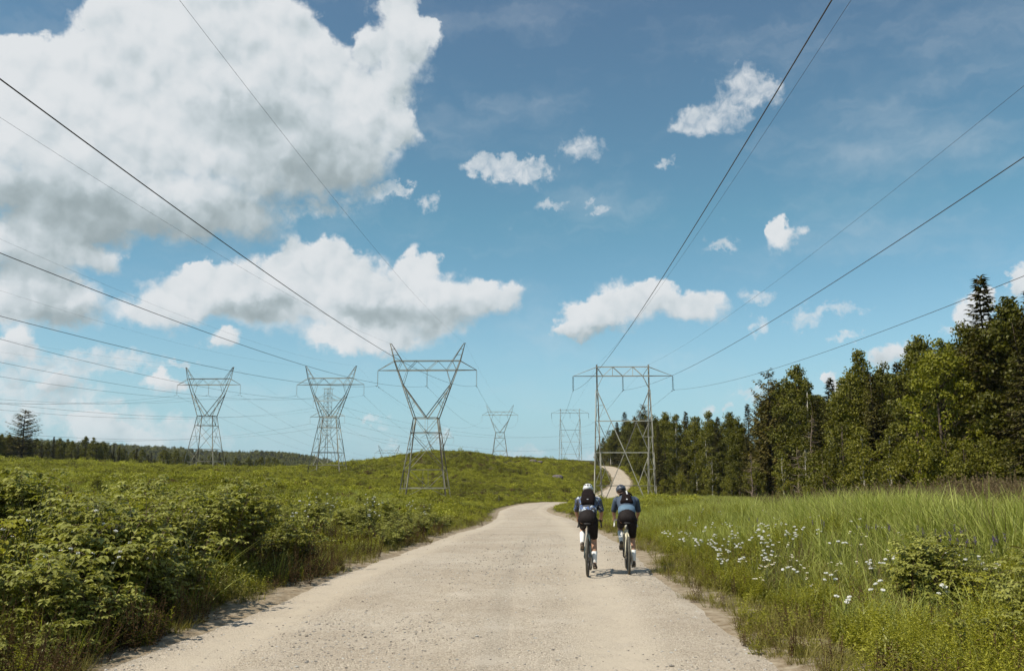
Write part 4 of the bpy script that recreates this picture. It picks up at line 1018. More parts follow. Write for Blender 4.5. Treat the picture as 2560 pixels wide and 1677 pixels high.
def bramble(seed, h, rad, canes=20, leaf=.10, m=None):
    """arching canes with three-part leaves"""
    global rng; rng = np.random.default_rng(seed); cn = MB(); geo = []
    for c in range(canes):
        a = rng.uniform(0, 6.28); L = h * rng.uniform(.65, 1.25); out = rad * rng.uniform(.25, 1.15); n = 12
        bx, by = rng.normal(0, .16 * rad, 2); t = np.linspace(0, 1, n)
        peak = rng.uniform(.6, 1.0)
        P = np.stack([bx + np.cos(a) * out * t ** 1.4, by + np.sin(a) * out * t ** 1.4, L * (np.sin(t * math.pi * .5 / peak * .98) if peak > .8 else np.sin(t * math.pi * .62)) - .03], 1)
        cn.tube(P, [.0065 * (1 - .7 * q) for q in t], 4, False)
        for i in range(2, n):
            for rep in range(2 if i > 3 else 1):
                p = P[i] * (1 - .5 * rep) + P[i - 1] * .5 * rep; az = a + rng.uniform(-2.6, 2.6)
                pet = np.array([math.cos(az), math.sin(az), rng.uniform(.0, .5)]) * rng.uniform(.05, .11); q = p + pet
                sz = leaf * rng.uniform(.7, 1.25) * (1.1 - .35 * t[i]); k = 3 if rng.random() < .75 else 5
                dirs = [(az, 1.15)] + [(az + s * 1.15, .9) for s in (-1, 1)] + ([(az + s * 2.0, .8) for s in (-1, 1)] if k == 5 else [])
                d = np.array([[math.cos(x), math.sin(x), rng.uniform(-.35, .1)] for x, _ in dirs]); ls = np.array([w for _, w in dirs]) * sz
                nor = np.tile([pet[0] * 2, pet[1] * 2, 1.0], (len(d), 1)) + unit(len(d)) * .25
                geo.append(leaf6(np.tile(q, (len(d), 1)), d, nor, ls, ls * .62, np.clip(np.full(len(d), .22 + .5 * t[i] + rng.normal(0, .2)), 0, 1)))
    v, f, r = cat_geo(geo)
    return cn.mesh('canes', M_CANE), mesh_np('leaves', v, f, [m or M_BRAMBLE], False, r)

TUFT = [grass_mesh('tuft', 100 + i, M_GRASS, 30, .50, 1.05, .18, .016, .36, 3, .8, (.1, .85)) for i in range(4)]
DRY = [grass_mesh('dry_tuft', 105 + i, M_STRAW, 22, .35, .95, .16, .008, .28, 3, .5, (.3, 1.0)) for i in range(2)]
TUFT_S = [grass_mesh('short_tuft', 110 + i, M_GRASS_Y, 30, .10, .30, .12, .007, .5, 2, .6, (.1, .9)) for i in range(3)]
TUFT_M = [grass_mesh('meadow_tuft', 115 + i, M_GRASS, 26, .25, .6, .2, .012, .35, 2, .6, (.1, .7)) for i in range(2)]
SEEDG = [seed_grass(120 + i) for i in range(3)]
WEEDS = [weed(130, .75, .11, 7), weed(131, .9, .10, 6, per=28), weed(132, .55, .09, 8), weed(133, .6, .075, 9, M_BRAMBLE, .2, 20, .55)]
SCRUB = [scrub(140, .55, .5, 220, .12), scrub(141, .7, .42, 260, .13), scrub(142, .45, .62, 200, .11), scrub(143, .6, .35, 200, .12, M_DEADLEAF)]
SCRUB_N = [scrub(150, .38, .42, 420, .055, M_WEED), scrub(151, .45, .34, 460, .06, M_WEED), scrub(152, .34, .5, 420, .05, M_BRAMBLE)]
FERN = [weed(160, .55, .05, 12, M_BRAMBLE, .3, 30, .5)]

def sample(n, rmin, rmax, az0, az1, k=1.0):
    r = rmin + (rmax - rmin) * rng.random(n) ** k; a = np.radians(rng.uniform(az0, az1, n))
    return r * np.sin(a), r * np.cos(a)
def forest_x(y): return np.interp(y, [0, 55, 65, 88, 125, 190, 240, 320], [33, 34, 36, 37, 36, 32.5, 40, 48])
def place(name, label, cat, protos, x, y, scl, weights=None, tilt=.12, sink=0.0):
    n = len(x); z = ground_z(x, y) - sink
    idx = rng.choice(len(protos), n, p=weights)
    return scatter(name, np.stack([x, y, z], 1), rng.uniform(0, 6.28, n), rng.uniform(0, tilt, n), scl, idx, protos, label, cat)
rng = np.random.default_rng(99)

# meadow on the left and on the hill: low scrub, thinner with distance
def meadow():
    x, y = sample(120000, 22, 345, -44, 12, 1.25); d, _ = road_dist(x, y)
    keep = (d > 0.9) & (y > 8) & ((x < 0) | (y > 60)); x, y, d = x[keep], y[keep], d[keep]
    pat = fbm(x / 9, y / 9, 3, 41); keep = rng.random(len(x)) < np.clip((pat - .25) * 3.2, .25, 1); x, y, d = x[keep], y[keep], d[keep]
    r = np.hypot(x, y); s = (.55 + .5 * rng.random(len(x))) * np.clip(.55 + r / 260, .6, 1.5) * np.clip(.45 + d / 8, .45, 1) * np.where(rng.random(len(x)) > .96, 1.8, 1.0)
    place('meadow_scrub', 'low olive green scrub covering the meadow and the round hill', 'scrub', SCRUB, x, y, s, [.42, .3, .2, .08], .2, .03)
    x, y = sample(26000, 25, 260, -44, 14, 1.3); d, _ = road_dist(x, y); pat = fbm(x / 14, y / 14, 2, 55)
    keep = (d > .3) & (pat > .40) & ((x < 0) | (y > 60)); x, y, d = x[keep], y[keep], d[keep]
    place('meadow_grass', 'tufts of grass between the low scrub', 'grass', TUFT_M, x, y, (.7 + .6 * rng.random(len(x))) * np.clip(.3 + d / 5, .3, 1.1), None, .2)
meadow()
# single bushes standing out of the scrub
_m = random.Random(77)
for k in range(45):
    Y = _m.uniform(45, 262); X = Y * math.tan(R(_m.uniform(-33, 4)))
    if float(road_dist(np.array([X]), np.array([Y]))[0][0]) < 2.5: continue
    plant('shrub', _m.randrange(3), X, Y, _m.uniform(.6, 1.3), 'small dark bush standing out of the meadow scrub', 'bushes in the meadow', _m.uniform(1.2, 1.9))
# right hand field: tall grass, weeds, seed heads
def right_field():
    x, y = sample(60000, 6.5, 150, -2, 44, 1.35); d, _ = road_dist(x, y)
    keep = (x > 0) & (d > .75 + 1.1 * fbm(x / 1.5, y / 1.5, 2, 12)) & (x < forest_x(y) + 3); x, y, d = x[keep], y[keep], d[keep]
    s = np.clip(.30 + d / 6.5, .35, 1.12) * (.75 + .45 * rng.random(len(x))) * np.clip(1.25 - y / 160, .55, 1.1) * (.7 + .65 * fbm(x / 4, y / 4, 2, 13))
    pat = fbm(x / 3.2, y / 3.2, 3, 14); keep = rng.random(len(x)) < np.clip(.35 + (pat - .35) * 2.2, .25, 1); x, y, d, s = x[keep], y[keep], d[keep], s[keep]
    thin = np.clip((np.hypot(x, y) - 9) / 14, .22, 1); keep = rng.random(len(x)) < thin; x, y, d, s = x[keep], y[keep], d[keep], s[keep]
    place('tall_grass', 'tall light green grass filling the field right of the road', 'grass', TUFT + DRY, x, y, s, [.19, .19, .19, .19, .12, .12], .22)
    x, y = sample(46000, 6.5, 80, 0, 44, 1.6); d, _ = road_dist(x, y); pat = fbm(x / 2.6, y / 2.6, 2, 15)
    keep = (x > 0) & (d > .9) & (pat > .37) & (x < forest_x(y)); x, y, d = x[keep], y[keep], d[keep]
    place('field_weeds', 'leafy green weeds among the tall grass', 'weeds', WEEDS + SCRUB_N, x, y, np.clip(.35 + d / 7, .4, 1.0) * (.6 + .6 * rng.random(len(x))), [.2, .2, .16, .2, .09, .09, .06], .3)
    x, y = sample(1500, 14, 60, 16, 44, 1.0); d, _ = road_dist(x, y); keep = (d > 8) & (x < forest_x(y) - 1) & (fbm(x / 6, y / 6, 2, 18) > .40); x, y = x[keep], y[keep]
    place('seed_grass', 'tall brown seed heads standing over the grass before the forest', 'grass', SEEDG, x, y, .85 + .35 * rng.random(len(x)), None, .16)
    # short growth on both verges
    x, y = sample(70000, 6.0, 75, -36, 36, 1.4); d, _ = road_dist(x, y); edge = fbm(x / 1.2, y / 1.2, 3, 16)
    keep = (d > -.35 + 1.5 * (1 - edge) * .55) & (d < 2.6) & (rng.random(len(x)) < np.clip((edge - .25) * 2.4, .1, 1)); x, y, d = x[keep], y[keep], d[keep]
    place('verge_grass', 'short dry grass thinning out along the edges of the gravel', 'grass', TUFT_S + [weed(181, .3, .05, 6, M_DEADLEAF, .12, 12, .35), weed(182, .3, .06, 7, M_WEED, .14, 12, .45)], x, y, (.45 + .75 * rng.random(len(x))) * np.clip(.7 + d * .5, .6, 1.5), [.26, .26, .22, .12, .14], .25)
right_field()
# left bank: filler weeds between the brambles
def left_bank():
    x, y = sample(15000, 6.0, 50, -46, 4, 1.2); d, _ = road_dist(x, y)
    keep = (x < 0) & (d > .25 + .7 * fbm(x / 1.3, y / 1.3, 2, 61)) & (d < 14); x, y, d = x[keep], y[keep], d[keep]
    pat = fbm(x / 2.4, y / 2.4, 3, 62); keep = rng.random(len(x)) < np.clip(.2 + (pat - .35) * 2, .12, 1); x, y, d = x[keep], y[keep], d[keep]
    s = np.clip(.42 + d / 4.5, .42, .95) * (.7 + .5 * rng.random(len(x))) * np.clip(1.45 - y / 34, .55, 1.15)
    place('bank_weeds', 'tangle of leafy weeds on the bank left of the road', 'weeds', WEEDS + SCRUB_N + FERN + [TUFT[0], TUFT[1]], x, y, s, [.08, .08, .08, .22, .06, .06, .22, .14, .03, .03], .22)
    x, y = sample(6000, 6.0, 34, -44, 2, 1.1); d, _ = road_dist(x, y); keep = (x < 0) & (d > .1) & (d < 7) & (fbm(x / 1.7, y / 1.7, 2, 66) > .40); x, y, d = x[keep], y[keep], d[keep]
    place('withered_stems', 'withered brown stems and leaves low in the left bank', 'weeds', [weed(171, .5, .05, 7, M_DEADLEAF, .2, 16, .3), weed(172, .7, .04, 5, M_DEADLEAF, .15, 20, .25)], x, y, .6 + .6 * rng.random(len(x)), None, .4)
left_bank()
# individual brambles
BR = [bramble(200, 1.25, .75, 24), bramble(201, 1.05, .85, 22, .115), bramble(202, 1.4, .6, 22, .12), bramble(203, .9, .7, 20, .095), bramble(204, .6, .55, 14, .12), bramble(205, 1.15, .7, 24, .085, M_WEED)]
def put_bramble(i, x, y, s, label, group):
    cn, lv = BR[i]; o = empty('bramble_bush', (x, y, gz(x, y) - .03), random.random() * 6.28, label, 'bush', group); o.scale = (s, s, s)
    obj('canes', cn, o); l = obj('leaves', lv, o)
    return o
_b = random.Random(21); BRW = ('dense bramble bush', 'wide arching bramble with big leaves', 'tall upright bramble with big leaves', 'low rounded bramble bush', 'small bramble sprout', 'yellow-green fine leaved bush')
n_b = 0
while n_b < 195:
    Y = 6.5 + 34 * _b.random() ** 1.5; dd = .55 + 6.5 * _b.random() ** 1.25
    i = int(np.argmin(np.abs(RC[:, 1] - Y))); X = RC[i, 0] - RC[i, 3] - dd
    if math.atan2(-X, Y) > R(40): continue
    if vnoise(np.array([X / 2.2]), np.array([Y / 2.2]), 71)[0] < .3: continue
    hs = min(.55 + dd / 3.0, .92) * (.82 if Y < 9.5 else 1.0 if Y < 20 else .75) * _b.uniform(.75, 1.15)
    bi = _b.choice((4, 3)) if dd < 1.2 else _b.randrange(6)
    put_bramble(bi, X, Y, hs, BRW[bi] + ' in the thicket on the bank left of the road' if dd >= 1.2 else 'low bramble sprout at the left edge of the gravel', 'brambles on the left bank'); n_b += 1
for k in range(34):
    Y = _b.uniform(7.0, 12.0); X = 3.4 + (Y - 7) * .32 + 2.8 * _b.random() ** 1.3 + .3; bi = _b.randrange(6); put_bramble(bi, X, Y, _b.uniform(.38, .66), BRW[bi] + ' among the grass right of the road', 'brambles right of the road')

# white daisies and yarrow
def flower_head(petals, r, cup=.25):
    b = MB()
    for k in range(petals):
        a = 2 * math.pi * k / petals; w = math.pi / petals * .85
        p = lambda q, t, z: (math.cos(a + q) * t, math.sin(a + q) * t, z)
        b.add([p(0, .15 * r, .0), p(-w, .75 * r, cup * r * .6), p(0, r, cup * r * .5), p(w, .75 * r, cup * r * .6)], [(0, 1, 2, 3)], 0)
    b.tube([(0, 0, -.1 * r), (0, 0, .2 * r), (0, 0, .32 * r)], [.2 * r, .32 * r, .12 * r], 7, True, 1)
    return b.mesh('flower_head', [M_PETAL, M_YOLK])
def yarrow_head(r, seed):
    q = random.Random(seed); b = MB()
    for k in range(26):
        a = q.random() * 6.28; t = r * math.sqrt(q.random()); s = r * .2; z = -.35 * t * t / r + q.uniform(-.004, .004)
        b.tube([(math.cos(a) * t * .4, math.sin(a) * t * .4, z - r * .5), (math.cos(a) * t, math.sin(a) * t, z - .004), (math.cos(a) * t, math.sin(a) * t, z + .003)], [.001, s * .9, s], 5)
    return b.mesh('flower_head', [M_PETAL])
HEADS = [flower_head(13, .020), yarrow_head(.024, 1), yarrow_head(.018, 2), flower_head(14, .017)]
def stem_mesh(h, tips, seed):
    q = random.Random(seed); b = MB(); b.tube([(0, 0, -.02), (.01, 0, h * .35), (0, .01, h * .55)], [.004, .0035, .003], 5)
    for t in tips: b.tube([(0, .01, h * .5), (t[0] * .6, t[1] * .6, h * .5 + (t[2] - h * .5) * .6), t], [.003, .0025, .002], 4)
    for k in range(10):
        a = q.random() * 6.28; z = h * .1 + h * .5 * q.random(); l = .06
        b.add([(0, 0, z), (math.cos(a - .2) * l * .5, math.sin(a - .2) * l * .5, z + .025), (math.cos(a) * l, math.sin(a) * l, z + .02), (math.cos(a + .2) * l * .5, math.sin(a + .2) * l * .5, z + .03)], [(0, 1, 2, 3)])
    return b.mesh('stem', M_STEM)
FLW = []
for s in range(5):
    q = random.Random(300 + s); h = .55
    tips = [(q.uniform(-.11, .11), q.uniform(-.11, .11), h * q.uniform(.8, 1.1)) for _ in range(4)]
    FLW.append((stem_mesh(h, tips, s), tips))
def put_flower(x, y, s, head, v, label, group, lift=0.0):
    st, tips = FLW[v]; o = empty('white_wildflower', (x, y, gz(x, y) + lift), random.random() * 6.28, label, 'wildflower', group); o.scale = (s, s, s)
    obj('stem', st, o)
    for k, t in enumerate(tips): obj('flower_head', HEADS[head], o, t, (_b.uniform(-.35, .35), _b.uniform(-.35, .35), _b.random() * 6), (1 / s * 1.1,) * 3)
# clusters: bearing, distance, spread, count
CL_R = [(1745, 18.5, 1.2, 56, 'yarrow'), (1800, 17.0, .9, 26, 'yarrow'), (1690, 24, 1.8, 34, 'yarrow'), (1935, 13.6, .8, 40, 'daisy'), (1990, 14.2, .7, 10, 'daisy'), (2080, 12.8, .8, 12, 'daisy'), (2200, 11.8, .8, 10, 'yarrow'), (2150, 12.6, .5, 8, 'yarrow'), (2110, 9.6, .5, 5, 'yarrow'), (2050, 8.8, .35, 3, 'yarrow'), (1810, 12.2, .3, 3, 'yarrow'), (2340, 9.5, .5, 4, 'yarrow'), (1560, 34, 3.5, 18, 'yarrow')]
CL_L = [(200, 10.6, .8, 18, 'daisy'), (270, 10.9, .6, 14, 'yarrow'), (90, 10.2, .7, 8, 'daisy'), (60, 9.3, .7, 6, 'daisy'), (500, 11.8, .35, 7, 'daisy'), (360, 11.6, .4, 4, 'yarrow'), (560, 12.5, .8, 6, 'daisy'), (760, 17.5, 1.2, 12, 'yarrow'), (960, 25, 2.2, 26, 'yarrow'), (1060, 31, 2.8, 26, 'yarrow'), (840, 18, 1.0, 9, 'yarrow'), (1130, 44, 4, 12, 'yarrow')]
for side, CL in (('right', CL_R), ('left', CL_L)):
    for (px, Y, sp, cnt, kind) in CL:
        for k in range(int(cnt * .72)):
            y = Y + _b.gauss(0, sp * 1.6); x = at_px(px, Y) + _b.gauss(0, sp * 1.0); d = float(road_dist(np.array([x]), np.array([y]))[0][0])
            if d < .9 or (x < 0) != (side == 'left'): continue
            near_h = min(.5 + d / 4.5, 1.15) if side == 'right' else min(1.15 + d / 2.0, 3.0 if Y < 14 else 2.1)
            put_flower(x, y, near_h * _b.uniform(.85, 1.15) * 1.05, _b.choice((0, 3)) if kind == 'daisy' else _b.choice((1, 2)), _b.randrange(5),
                       ('white daisies blooming among the grass right of the road' if kind == 'daisy' else 'flat white yarrow heads blooming right of the road') if side == 'right' else ('white daisies blooming on the bramble bank left of the road' if kind == 'daisy' else 'flat white yarrow heads on the bank left of the road'),
                       'white wildflowers ' + side + ' of the road')
# purple vetch spikes in the right hand grass
def vetch():
    geo = []; global rng; rng = np.random.default_rng(400); st = MB()
    for k in range(5):
        a = rng.uniform(0, 6.28); tip = np.array([math.cos(a) * .14, math.sin(a) * .14, rng.uniform(.75, 1.0)]); st.tube([(0, 0, 0), tuple(tip * [.5, .5, .6]), tuple(tip)], [.003, .0025, .002], 4)
        n = 26; c = tip + np.stack([rng.normal(0, .008, n), rng.normal(0, .008, n), -rng.random(n) * .13], 1); geo.append(leaves_geo(c, unit(n) + [0, 0, .3], unit(n), np.full(n, .024), np.full(n, .016)))
    v, f, r = cat_geo(geo); return st.mesh('stem', M_STEM), mesh_np('flower_spike', v, f, [M_VETCH], False, r)
VT = vetch()
for (px, Y) in ((2395, 13.5), (2370, 13.0), (2345, 13.6), (2320, 12.8), (2420, 12.4), (2150, 16), (2200, 15), (2440, 14.5), (2480, 12), (1880, 21), (2040, 17), (2290, 15)):
    x = at_px(px, Y); o = empty('purple_vetch', (x, Y, gz(x, Y)), _b.random() * 6, 'purple vetch spikes in the tall grass right of the road', 'wildflower', 'purple vetch in the grass'); o.scale = (_b.uniform(.7, .85),) * 3; obj('stem', VT[0], o); obj('flower_spike', VT[1], o)
# loose stones on the road
def stones():
    global rng; rng = np.random.default_rng(500); protos = []
    for k in range(4):
        bm = bmesh.new(); bmesh.ops.create_icosphere(bm, subdivisions=1, radius=1.0)
        for v in bm.verts: v.co = Vector((v.co.x * (1 + .3 * rng.normal()), v.co.y * .8 * (1 + .25 * rng.normal()), v.co.z * .55 * (1 + .2 * rng.normal())))
        me = bpy.data.meshes.new('stone'); bm.to_mesh(me); bm.free(); me.materials.append(M_PEBBLE)
        a = me.attributes.new('rnd', 'FLOAT', 'POINT'); a.data.foreach_set('value', np.full(len(me.vertices), rng.random(), dtype=np.float32)); protos.append(me)
    x, y = sample(60000, 6.0, 34, -34, 30, 1.25); d, zr = road_dist(x, y)
    i = np.array([np.argmin(np.abs(RC[:, 1] - q)) for q in y]); off = x - RC[i, 0]
    pat = fbm(x / 1.3, y / 2.6, 3, 81); packed = np.maximum(np.exp(-((off - 1.75) / .5) ** 2), np.exp(-((off + 2.5) / .4) ** 2))
    keep = (d < .15) & (rng.random(len(x)) < np.clip((pat - .2) * 1.8, .1, 1) * (1 - .85 * packed)); x, y, off = x[keep], y[keep], off[keep]; i = i[keep]
    z = road_surf(x, y)
    n = len(x); s = .006 + .014 * rng.random(n) ** 2.5 + .014 * (rng.random(n) > .985)
    scatter('loose_stones', np.stack([x, y, z + .001], 1), rng.uniform(0, 6.28, n), rng.uniform(0, .3, n), s, rng.integers(0, 4, n), protos, 'small loose stones strewn over the gravel road', 'stones')
stones()
# boulders on the hill
def boulder(x, y, s, label, seed):
    r = np.random.default_rng(seed); bm = bmesh.new(); bmesh.ops.create_icosphere(bm, subdivisions=3, radius=1.0)
    for v in bm.verts:
        n = fbm(np.array([v.co.x * 1.4 + seed]), np.array([v.co.y * 1.4 + v.co.z]), 3, seed)[0]; v.co *= .75 + .55 * n; v.co.z *= .55; v.co.x *= 1.25
    me = bpy.data.meshes.new('boulder'); bm.to_mesh(me); bm.free(); me.materials.append(M_ROCK); me.polygons.foreach_set('use_smooth', np.ones(len(me.polygons), dtype=bool))
    o = obj('boulder', me, None, (x, y, gz(x, y) + .55 * s), (0, 0, seed), (s, s, s * 1.3)); tag(o, label, 'boulder', 'boulders on the hill')
M_ROCK = simple('lichened_rock', (0.12, 0.10, 0.095), .95, 0, .35, 2.5)
boulder(at_px(1394, 246), 246, 1.25, 'grey boulder lying in the green hillside left of the climbing road', 3)
boulder(at_px(1333, 300), 300, 1.1, 'small dark boulder on the crest of the rise', 6)
boulder(at_px(1350, 302), 302, .8, 'smallest brown boulder beside the dark one on the crest', 9)

# ------------------------------------------------------------------ cyclists
M_SKIN = simple('tanned_skin', (0.42, 0.235, 0.15), .55, 0, .06, 10)
M_HAIR = simple('dark_hair', (0.035, 0.020, 0.014), .6, 0, .3, 60)
M_BLACK = simple('black_lycra', (0.014, 0.010, 0.010), .75, 0, .2, 30, .2)
M_SOCK = simple('white_socks', (0.72, 0.72, 0.70), .8, 0, .05, 40)
M_SHOE = simple('brown_riding_shoes', (0.075, 0.055, 0.040), .6, 0, .25, 30)
M_SOLE = simple('tan_shoe_soles', (0.22, 0.17, 0.12), .8, 0, .2, 30)
M_HELM_W = simple('white_helmet_shell', (0.66, 0.67, 0.66), .35, 0, .03, 20)
M_HELM_B = simple('slate_helmet_shell', (0.075, 0.085, 0.115), .4, 0, .1, 20)
M_VENT = simple('dark_vent', (0.015, 0.014, 0.014), .8)
M_PACK = simple('black_pack_fabric', (0.014, 0.010, 0.010), .95, 0, .3, 40, .1)
M_STRAP = simple('pale_reflective_strap', (0.55, 0.56, 0.58), .5)
M_RUBBER = simple('dusty_tyre_rubber', (0.085, 0.078, 0.062), .9, 0, .25, 25)
M_ALLOY = simple('dark_alloy', (0.07, 0.065, 0.065), .4, .5, .1)
M_CHROME = simple('worn_metal', (0.35, 0.34, 0.33), .35, .8, .1)
M_FRAME_K = simple('dark_grey_frame_paint', (0.045, 0.048, 0.050), .35, 0, .05)
M_TEAL = simple('teal_frame_paint', (0.07, 0.10, 0.10), .35, 0, .05)
M_FRAME_C = simple('cream_frame_paint', (0.62, 0.57, 0.42), .35, 0, .04)
M_TAPE_K = simple('black_bar_tape', (0.02, 0.018, 0.018), .8)
M_TAPE_W = simple('white_bar_tape', (0.70, 0.69, 0.66), .7)
def jersey_print():
    m, N, out = mat('printed_jersey'); tc = N.node('ShaderNodeTexCoord'); P = tc.outputs['Object']
    w = N.vec('MULTIPLY_ADD', N.noise(P, 14, 3, .6, out='Color'), (.08, .08, .08), P)
    a = N.noise(w, 13, 2, .5); b = N.noise(w, 19, 2, .5, .4)
    c = N.mix(N.smooth(a, .38, .41), (0.52, 0.57, 0.62, 1), (0.05, 0.05, 0.06, 1)); c = N.mix(N.smooth(b, .57, .60), c, (0.07, 0.13, 0.30, 1))
    bs = N.node('ShaderNodeBsdfPrincipled', {'Base Color': c, 'Roughness': .7}); N.l.new(bs.outputs[0], out.inputs[0]); return m
M_JERSEY_P = jersey_print()
M_JERSEY_B = simple('slate_blue_jersey', (0.048, 0.068, 0.105), .7, 0, .08, 20)
M_POCKET_B = simple('light_blue_pocket', (0.105, 0.175, 0.25), .7, 0, .08, 20)

def skin_obj(name, pts, edges, m, parent, sub=2):
    names = list(pts); idx = {k: i for i, k in enumerate(names)}
    me = bpy.data.meshes.new(name); me.from_pydata([pts[k][0] for k in names], [(idx[a], idx[b]) for a, b in edges], []); me.materials.append(m)
    o = obj(name, me, parent); sk = o.modifiers.new('skin', 'SKIN'); sk.use_smooth_shade = True
    for i, k in enumerate(names):
        r = pts[k][1]; me.skin_vertices[0].data[i].radius = (r, r); me.skin_vertices[0].data[i].use_root = (k == 'pelvis')
    s = o.modifiers.new('subsurf', 'SUBSURF'); s.levels = sub; s.render_levels = sub
    return o
def ring(c, n, rx, ry, k=14, xdir=(1, 0, 0), sq=1.0):
    """ellipse around c in the plane across n; rx along xdir"""
    n = Vector(n).normalized(); x = Vector(xdir); x = (x - n * x.dot(n)).normalized(); y = n.cross(x); out = []
    for i in range(k):
        a = 2 * math.pi * i / k; ca, sa = math.cos(a), math.sin(a)
        ca = math.copysign(abs(ca) ** sq, ca); sa = math.copysign(abs(sa) ** sq, sa)
        out.append(Vector(c) + x * rx * ca + y * ry * sa)
    return out
def loft_mesh(name, rings_list, m, sub=1):
    b = MB()
    for rs in rings_list: b.loft(rs)
    return b.mesh(name, m, True)
def limb(pts, rad, k=12):
    pts = [Vector(p) for p in pts]; rs = []
    for i, p in enumerate(pts):
        t = pts[min(i + 1, len(pts) - 1)] - pts[max(i - 1, 0)]; rs.append(ring(p, t, rad[i], rad[i], k))
    return rs
def arc(c, r, a0, a1, n, plane='yz', x=0.0):
    return [(x, c[0] + r * math.cos(a0 + (a1 - a0) * i / n), c[1] + r * math.sin(a0 + (a1 - a0) * i / n)) for i in range(n + 1)]

WR = 0.345
def wheel(parent, y, name='wheel'):
    hub = MB(); hub.tube([(-.05, 0, 0), (.05, 0, 0)], .022, 10)
    for k in range(24):
        a = 2 * math.pi * k / 24; s = -.03 if k % 2 else .03
        hub.tube([(s, .02 * math.cos(a + .6), .02 * math.sin(a + .6)), (0, .30 * math.cos(a), .30 * math.sin(a))], .0014, 4, False)
    hub.tube([(-.042, 0, 0), (-.040, 0, 0)], .075, 20)      # brake disc
    w = obj(name, hub.mesh('hub_and_spokes', M_ALLOY), parent, (0, y, WR))
    def torus(R0, r, m, seg=40, k=10, fl=1.0):
        b = MB(); rs = [ring((0, R0 * math.cos(t), R0 * math.sin(t)), (0, -math.sin(t), math.cos(t)), r * fl, r, k) for t in [2 * math.pi * i / seg for i in range(seg + 1)]]; b.loft(rs, False); return b.mesh('torus', m, True)
    obj('tyre', torus(WR - .0225, .0225, M_RUBBER), w); obj('rim', torus(WR - .055, .015, M_ALLOY, 40, 8, .8), w)
    return w
def bicycle(x, y, z, yaw, fm, stay_m, tape, label):
    t = empty('bicycle', (x, y, z), yaw, label, 'bicycle', 'bicycles ridden up the gravel road')
    BB = (0, .43, .275); ST = (0, .265, .80); HT = (0, .86, .88); HB = (0, .905, .74); FA = (0, 1.03, WR)
    f = MB(); f.tube([BB, ST], .0165, 10); f.tube([(0, .285, .74), HT], .0165, 10); f.tube([BB, HB], .022, 10); f.tube([HT, HB], .021, 10); f.tube([(-.035, .43, .275), (.035, .43, .275)], .024, 10)
    fr = obj('frame', f.mesh('frame', fm, True), t)
    s = MB()
    for q in (-1, 1):
        s.tube([(q * .022, .41, .275), (q * .045, .25, .30), (q * .062, 0, WR)], [.012, .011, .009], 8); s.tube([(q * .014, .275, .73), (q * .042, .14, .56), (q * .062, 0, WR)], [.009, .0085, .008], 8)
    obj('rear_stays', s.mesh('stays', stay_m, True), fr)
    k = MB()
    for q in (-1, 1): k.tube([(q * .02, .91, .725), (q * .048, .935, .66), (q * .052, 1.03, WR)], [.016, .014, .010], 8)
    k.tube([(-.03, .91, .73), (.03, .91, .73)], .018, 8); obj('fork', k.mesh('fork', fm, True), t)
    wheel(t, 0.0); wheel(t, 1.03)
    p = MB(); p.tube([(0, .27, .78), (0, .235, .905)], .0135, 8); obj('seatpost', p.mesh('seatpost', M_ALLOY, True), t)
    sd = MB(); sd.loft([ring((0, .115, .915), (0, 1, .05), .040, .018), ring((0, .135, .925), (0, 1, .05), .070, .026), ring((0, .20, .925), (0, 1, 0), .062, .026), ring((0, .28, .925), (0, 1, 0), .030, .024), ring((0, .38, .92), (0, 1, 0), .020, .017)]); obj('saddle', sd.mesh('saddle', M_TAPE_K, True), t)
    h = MB(); h.tube([(0, .86, .90), (0, .855, .925), (0, .90, .935), (0, .935, .94)], .014, 8)
    for q in (-1, 1):
        h.tube([(0, .935, .94), (q * .14, .935, .94), (q * .205, .94, .94), (q * .212, .985, .935), (q * .214, 1.012, .90), (q * .218, 1.008, .855), (q * .222, .97, .825), (q * .226, .90, .82)], .0155, 8)
        h.tube([(q * .212, .985, .94), (q * .212, 1.03, .955), (q * .212, 1.05, .985), (q * .212, 1.055, .99)], [.017, .019, .017, .01], 8); h.tube([(q * .212, 1.045, .965), (q * .214, 1.055, .91), (q * .216, 1.04, .86)], [.008, .007, .006], 6)
    obj('handlebar', h.mesh('handlebar', tape, True), t)
    c = MB(); c.tube([(.055, .43, .275), (.060, .43, .275)], .088, 24); c.tube([(-.07, .43, .275), (.075, .43, .275)], .014, 8)
    for q, dz, dy in ((1, -.168, .02), (-1, .168, -.02)): c.tube([(q * .072, .43, .275), (q * .08, .43 + dy, .275 + dz)], [.014, .011], 8)
    cr = obj('crankset', c.mesh('crankset', M_ALLOY, True), t)
    for q, dz, dy in ((1, -.168, .02), (-1, .168, -.02)):
        b = MB(); b.box((q * .115, .43 + dy, .275 + dz), (.075, .07, .018)); obj('pedal', b.mesh('pedal', M_ALLOY), cr)
    g = MB()
    for i in range(7): g.tube([(.022 + .0045 * i, 0, 0), (.0245 + .0045 * i, 0, 0)], .078 - .0075 * i, 20)
    g.tube([(.062, .0, 0), (.068, .015, -.07), (.06, .02, -.16)], [.012, .016, .012], 6); g.tube([(.05, .02, -.15), (.058, .02, -.15)], .03, 12)
    obj('cassette', g.mesh('cassette', M_CHROME), t, (0, 0, WR))
    ch = MB()
    for a, b in (((.058, .43, .363), (.05, 0, WR + .055)), ((.058, .43, .187), (.05, .02, .165))): ch.tube([a, b], .005, 4)
    obj('chain', ch.mesh('chain', M_CHROME), t)
    return t
